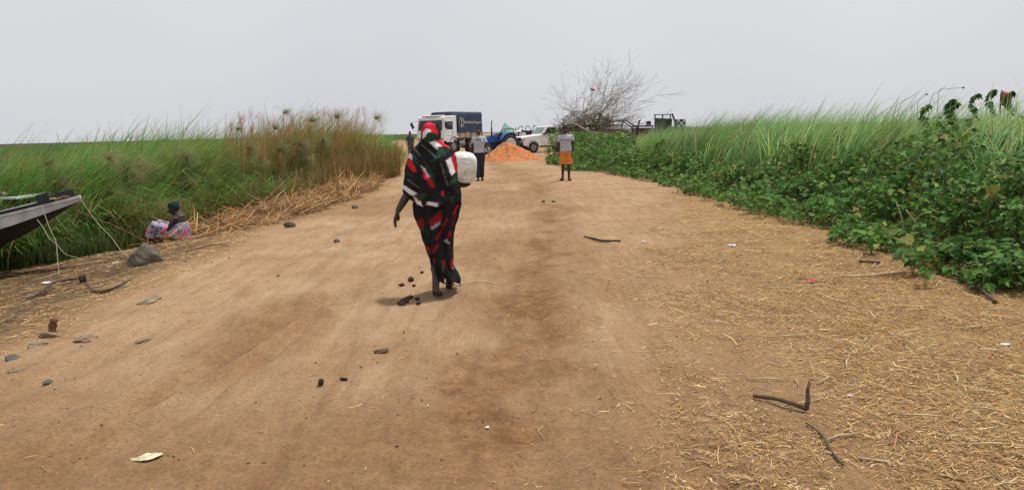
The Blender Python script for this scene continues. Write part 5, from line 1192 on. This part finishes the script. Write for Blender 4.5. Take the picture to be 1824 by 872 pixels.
N = 5200; y = RNG.uniform(7, 40, N); x = right_edge(y) + RNG.uniform(0, 4, N); k_ = x < .72 * y + 1; x, y = x[k_], y[k_]; N = len(x)
V, F, C = blades(np.stack([x, y, H(x, y)], -1), np.maximum(.1, bank_h(x, y)) * RNG.uniform(.5, 1.05, N), RNG.uniform(0, 6.28, N), RNG.uniform(0, .9, N), RNG.uniform(.008, .016, N), pick([(.10, .12, .05), (.20, .15, .08), (.08, .10, .04)], N), 3, .2, .6)
tag(link('plant_stalks', npmesh('plant_stalks', V, F, C), None, M['grass']), 'bare stalks standing among the leafy plants on the right', 'stalks', kind='stuff')

one_leaf = npmesh('leaf', *leaves(np.zeros((1, 3)), np.zeros(1), np.zeros(1), np.zeros(1), np.ones(1), np.array([[.055, .13, .032]]))); one_leaf.materials.append(M['leaf'])
def shrub_mesh(h, rad, nleaf, nst, seed):
    rs = np.random.default_rng(seed); sm = MB(); P_ = []; A_ = []
    for i in range(nst):
        a = 6.28 * i / nst + rs.normal(0, .4); tip = Vector((math.cos(a) * rad * rs.uniform(.3, 1), math.sin(a) * rad * rs.uniform(.3, 1), h * rs.uniform(.75, 1.02)))
        mid = tip * .5 + Vector((0, 0, h * .12)); k0 = .45 if h < .4 else 1.0; sm.tube([(0, 0, -.03), mid, tip], [.011 * k0, .008 * k0, .004 * k0], 5)
        for k_ in range(nleaf // nst):
            t = rs.uniform(.28 if h > .4 else .08, 1.0) ** .8; q = mid.lerp(tip, (t - .5) * 2) if t > .5 else Vector((0, 0, 0)).lerp(mid, t * 2); aa = rs.uniform(0, 6.28); ro = rs.uniform(.02, .13)
            P_.append((q.x + math.cos(aa) * ro, q.y + math.sin(aa) * ro, q.z + rs.normal(.02, .03))); A_.append(aa)
    P_ = np.array(P_); n_ = len(P_)
    fo = npmesh('foliage', *leaves(P_, np.array(A_), rs.uniform(-1.1, .2, n_), rs.normal(0, .4, n_), rs.uniform(.05, .105, n_), pick(GREEN_LEAF, n_, .2)))
    st_m = sm.mesh('stems'); st_m.materials.append(M['stem']); fo.materials.append(M['leaf']); return st_m, fo
SH = {'s': [shrub_mesh(.32, .14, 34, 3, 60 + i) for i in range(3)], 'm': [shrub_mesh(.68, .26, 96, 6, 70 + i) for i in range(4)], 'l': [shrub_mesh(1.15, .40, 200, 9, 80 + i) for i in range(4)]}
def shrub(x, y, kind, label, group=None, sc=1.0, nl=0, i=0):
    t = empty('leafy_shrub', (x, y, hz(x, y)), random.uniform(0, 6.28), label, 'shrub', group); t.scale = (sc, sc, sc * random.uniform(.9, 1.12))
    a, f_ = SH[kind][i % len(SH[kind])]; link('stems', a, t); link('foliage', f_, t); hh = {'s': .32, 'm': .68, 'l': 1.15}[kind]; rr_ = {'s': .14, 'm': .26, 'l': .4}[kind]
    for k_ in range(nl):
        o = link('leaf', one_leaf, t); a_ = random.uniform(0, 6.28); e_ = random.uniform(.35, 1.0); o.location = (math.cos(a_) * rr_ * (.5 + .6 * e_), math.sin(a_) * rr_ * (.5 + .6 * e_), hh * e_)
        s_ = random.uniform(.08, .125); o.scale = (s_, s_, s_); o.rotation_euler = (random.gauss(0, .3), random.uniform(-.1, .8), a_)
    return t
shrub(4.18, 7.95, 's', 'small seedling with drooping leaves standing alone on the straw at right', None, 1.15, 8, 0)
shrub(4.0, 7.35, 's', 'tiny low leafy sprout on the straw nearest the viewer', None, .6, 4, 1)
shrub(4.62, 14.0, 's', 'leafy sapling at the edge of the straw in mid distance', None, 1.35, 0, 2)
shrub(4.75, 6.75, 's', 'low sprout at the right picture edge below the shrubs', None, .8, 6, 1)
cnt = 0
for k_ in range(120):
    y = 7.0 + 20 * random.random() ** 1.5; d = random.uniform(-.05, 2.6); x = float(right_edge(y)) + d
    if x > .68 * y + .2: continue
    kind = 's' if d < .45 else ('m' if d < 1.1 or y > 16 else 'l')
    near = y < 10.5 and cnt < 13
    lb = 'bushy leafy shrub with large lobed leaves near the right picture edge' if near else ('broad leafy shrub in the green bank right of the road' if kind == 'l' else 'low leafy shrub along the right road edge')
    shrub(x, y, kind, lb, 'large leaved shrubs nearest the viewer' if near else ('broad shrubs in the right bank' if kind == 'l' else 'low shrubs along the right road edge'), random.uniform(.85, 1.2), 20 if near else 0, k_)
    cnt += near
for k_ in range(16):
    y = random.uniform(7.4, 20); x = float(right_edge(y)) + random.uniform(-.5, .0); shrub(x, y, 's', 'small straggling seedling on the straw at the edge of the shrubs', 'straggling seedlings', random.uniform(.5, 1.1), 0, k_)
for k_, (x, y, s_) in enumerate([(2.0, 40.2, 1.5), (2.55, 39.4, 1.6), (3.1, 41, 1.9), (2.4, 42, 1.7)]): shrub(x, y, 'l' if k_ else 'm', 'round green bush right of the sand pile in front of the pickup', 'bushes by the sand pile', s_ * .75, 0, k_)
for k_, (x, y) in enumerate([(4.0, 46.6), (4.7, 46.2), (5.5, 46.5), (6.2, 46.4), (6.9, 46.8)]): shrub(x, y, 'l', 'green bush growing at the foot of the bare tree', 'bushes under the bare tree', 1.25, 0, k_)
# tall stalks against the sky at upper right
def tall_stalk(x, y, ztop, label, nl, sc=.15):
    t = empty('tall_leaf_stalk', (x, y, hz(x, y)), 0, label, 'plant'); h = ztop - t.location.z
    MB().tube([(-.12, 0, 0), (-.06, 0, h * .5), (0, 0, h)], [.009, .007, .004], 6).build('stem', M['stem'], t, True)
    nl *= 2
    for k_ in range(nl):
        o = link('leaf', one_leaf, t); a_ = 6.28 * k_ / nl + random.uniform(-.4, .4); s_ = sc * random.uniform(.7, 1.1); o.scale = (s_, s_, s_); dz = .42 * (k_ / nl) ** 1.3; o.location = (math.cos(a_) * .03 - dz * .08, math.sin(a_) * .03, h - dz); o.rotation_euler = (random.gauss(0, .3), random.uniform(.5, 1.25), a_)
for (x, y, z_, lb, nl) in [(7.45, 14, 1.90, 'leafy stalk tip against the sky, leftmost of the upper right row', 7), (7.78, 13.8, 1.98, 'thick cluster of drooping leaves against the sky at upper right', 11), (7.98, 14.0, 1.92, 'leafy stalk tip just right of the thick drooping cluster', 9), (8.32, 14, 2.06, 'tall stalk with four hanging leaves against the sky', 7), (8.62, 14, 2.13, 'slender stalk with small curled leaves, tallest at upper right', 6), (8.95, 14, 2.10, 'leafy stalk in front of the red cloth at the far upper right', 8)]: tall_stalk(x, y, z_, lb, nl)
for pts, lb in [([(7.4, 14, 1.0), (7.3, 14, 1.85), (7.38, 14, 2.02), (7.45, 14, 2.07)], 'thin hooked stalk with a dark bud, left one at upper right'), ([(7.7, 14, 1.1), (7.66, 14, 2.05), (7.78, 14, 2.15), (8.1, 14, 2.17)], 'thin stalk bent level with a dark bud at its end'), ([(6.9, 14, 1.1), (6.98, 14, 1.85), (7.2, 14, 2.05), (7.32, 14, 2.12)], 'thin bare grass stalk arching right against the sky'), ([(7.5, 14, 1.1), (7.52, 14, 1.95), (7.68, 14, 2.12), (7.78, 14, 2.2)], 'thin bare stalk rising right above the leafy cluster')]:
    t = empty('bud_stalk', (pts[0][0], 14, hz(pts[0][0], 14)), 0, lb, 'stalk'); q = [Vector(p) - t.location for p in pts]; q.insert(0, Vector((0, 0, 0))); MB().tube(catmull(q, 5), .0042, 5).build('stem', M['stem'], t)
    if 'bud' in lb: MB().ball(q[-1], (.02, .018, .018), 8, 5).build('bud', M['bark'], t, True)
fl = MB(); fl.tube([(0, 0, 0), (0, 0, 2.12)], .014, 6); t = empty('cloth_marker', (9.72, 15.5, hz(9.72, 15.5)), 0, 'faded red cloth on a stick at the far upper right', 'cloth'); fl.build('stick', M['wood'], t)
fv = [(u * .22, .03 * math.sin(u * 5 + v_ * 3), 2.18 - v_ * .3 - .08 * u) for u in np.linspace(0, 1, 8) for v_ in np.linspace(0, 1, 8)]; m = MB(); m.add(fv, [(i * 8 + k_, (i + 1) * 8 + k_, (i + 1) * 8 + k_ + 1, i * 8 + k_ + 1) for i in range(7) for k_ in range(7)]); o = m.build('cloth', M['redcloth'], t, True); o.modifiers.new('thick', 'SOLIDIFY').thickness = .006
# dead branches in the right bank
for pts, lb in [([(7.6, 11.6, .9), (8.0, 11.6, .75), (8.35, 11.5, .5)], 'pale dead branch slanting across the right bank'), ([(8.7, 13, 1.55), (9.0, 12.9, 1.25), (9.4, 12.8, .9)], 'thin pale dead stem leaning in the upper right bank'), ([(6.35, 11.2, .25), (6.2, 11.2, .75), (6.35, 11.2, 1.1)], 'pale upright dead stem in the right bank'), ([(5.2, 9.4, .0), (5.0, 9.3, .25), (4.75, 9.25, .55)], 'brown dead reed leaning out of the low shrubs'), ([(4.95, 9.6, .0), (4.9, 9.6, .35), (4.8, 9.6, .6)], 'short tan dead stem among the low shrubs')]:
    stick('dead_branch', lb, pts, [.010, .012, .007], 'woodpale', 'branch', None, True)
y_l = link('yellow_leaf', one_leaf.copy()); y_l.data.materials.clear(); y_l.data.materials.append(M['yellowleaf']); y_l.location = (5.35, 9.6, .55); y_l.scale = (.09, .11, .09); y_l.rotation_euler = (0, 1.0, -1.5); tag(y_l, 'single yellow leaf among the green shrubs at right', 'leaf')
# withered brown patch in the bank
N = 1500; x = RNG.normal(7.3, .35, N); y = RNG.normal(12.4, .35, N)
V, F, C = blades(np.stack([x, y, H(x, y)], -1), RNG.uniform(.7, 1.7, N), RNG.uniform(0, 6.28, N), RNG.uniform(.1, 1.4, N), RNG.uniform(.01, .022, N), pick([(.30, .19, .10), (.24, .16, .09), (.35, .22, .10)], N), 3, .15)
tag(link('withered_patch', npmesh('withered_patch', V, F, C), None, M['straw']), 'withered brown patch of grass in the right bank', 'grass', kind='stuff')

# chopped straw on the ground
STRAW = [(.46, .29, .11), (.52, .36, .16), (.38, .22, .08), (.58, .44, .23), (.28, .15, .06), (.20, .11, .05), (.33, .18, .07)]
def litter(n, x0, x1, y0, y1, lmul=1.0, pw=1.0):
    x = RNG.uniform(x0, x1, n); y = y0 + (y1 - y0) * RNG.random(n) ** pw; k_ = (np.abs(x) < .72 * y + .4) & (RNG.random(n) < np.clip(straw_zone(x, y) * 1.2 * np.clip(.95 + 2.0 * fbm(x * 1.9 + 5, y * 1.5, 3), .10, 1.5), .022, 1)) & (x < right_edge(y) + 1.5) & (x > reed_edge(y) - .4 - 30 * (y < 13)); x, y = x[k_], y[k_]; N = len(x)
    l_ = RNG.gamma(1.7, .020, N) * lmul + .008; return strips(x, y, H(x, y) + RNG.uniform(0, .012, N), RNG.uniform(0, 6.28, N), l_, RNG.uniform(.0018, .0055, N) * lmul ** .45, RNG.normal(0, .10, N), pick(STRAW, N, .2))
parts = [litter(160000, .0, 5.8, 2.9, 10.5, .8, 1.15), litter(13000, .0, 5.8, 2.9, 12, 1.7, 1.0), litter(2500, -.5, 5.8, 2.9, 14, 3.2, 1.0), litter(40000, .5, 6.5, 9, 24, 1.7, 1.2), litter(60000, -9, -3, 4.5, 15, 1.35, 1.0), litter(16000, -6, -2.8, 12, 26, 1.8, 1.0), litter(30000, -3.5, 1.5, 2.9, 12, .9, 1.2)]
V, F, C = merge(parts)
tag(link('chopped_straw', npmesh('chopped_straw', V, F, C), None, M['straw']), 'chopped golden straw strewn over both verges of the road', 'straw', kind='stuff')
# grit and small clods on the road
ico = [(0, 0, 1), (.9, 0, .3), (.28, .85, .3), (-.72, .53, .3), (-.72, -.53, .3), (.28, -.85, .3), (0, 0, -.6)]; icf = [(0, 1, 2), (0, 2, 3), (0, 3, 4), (0, 4, 5), (0, 5, 1), (6, 2, 1), (6, 3, 2), (6, 4, 3), (6, 5, 4), (6, 1, 5)]
N = 6000; x = RNG.uniform(-5, 3, N); y = 3 + 17 * RNG.random(N) ** 1.7; k_ = np.abs(x) < .72 * y + .2; x, y = x[k_], y[k_]; N = len(x); sz = RNG.gamma(1.3, .0018, N) + .001
I = np.array(ico); V = (np.stack([x, y, H(x, y) + sz * .3], -1)[:, None, :] + I[None] * (sz[:, None] * RNG.uniform(.6, 1.4, (N, 3)))[:, None, :]).reshape(-1, 3); F = ((np.arange(N) * 7)[:, None, None] + np.array(icf)[None]).reshape(-1, 3)
C = np.repeat(pick([(.30, .19, .105), (.20, .12, .065), (.40, .29, .18), (.14, .09, .055)], N), 7, axis=0)
tag(link('road_grit', npmesh('road_grit', V, F, C), None, attrmat('grit', .95)), 'fine grit and crumbs of soil scattered on the road', 'grit', kind='stuff')
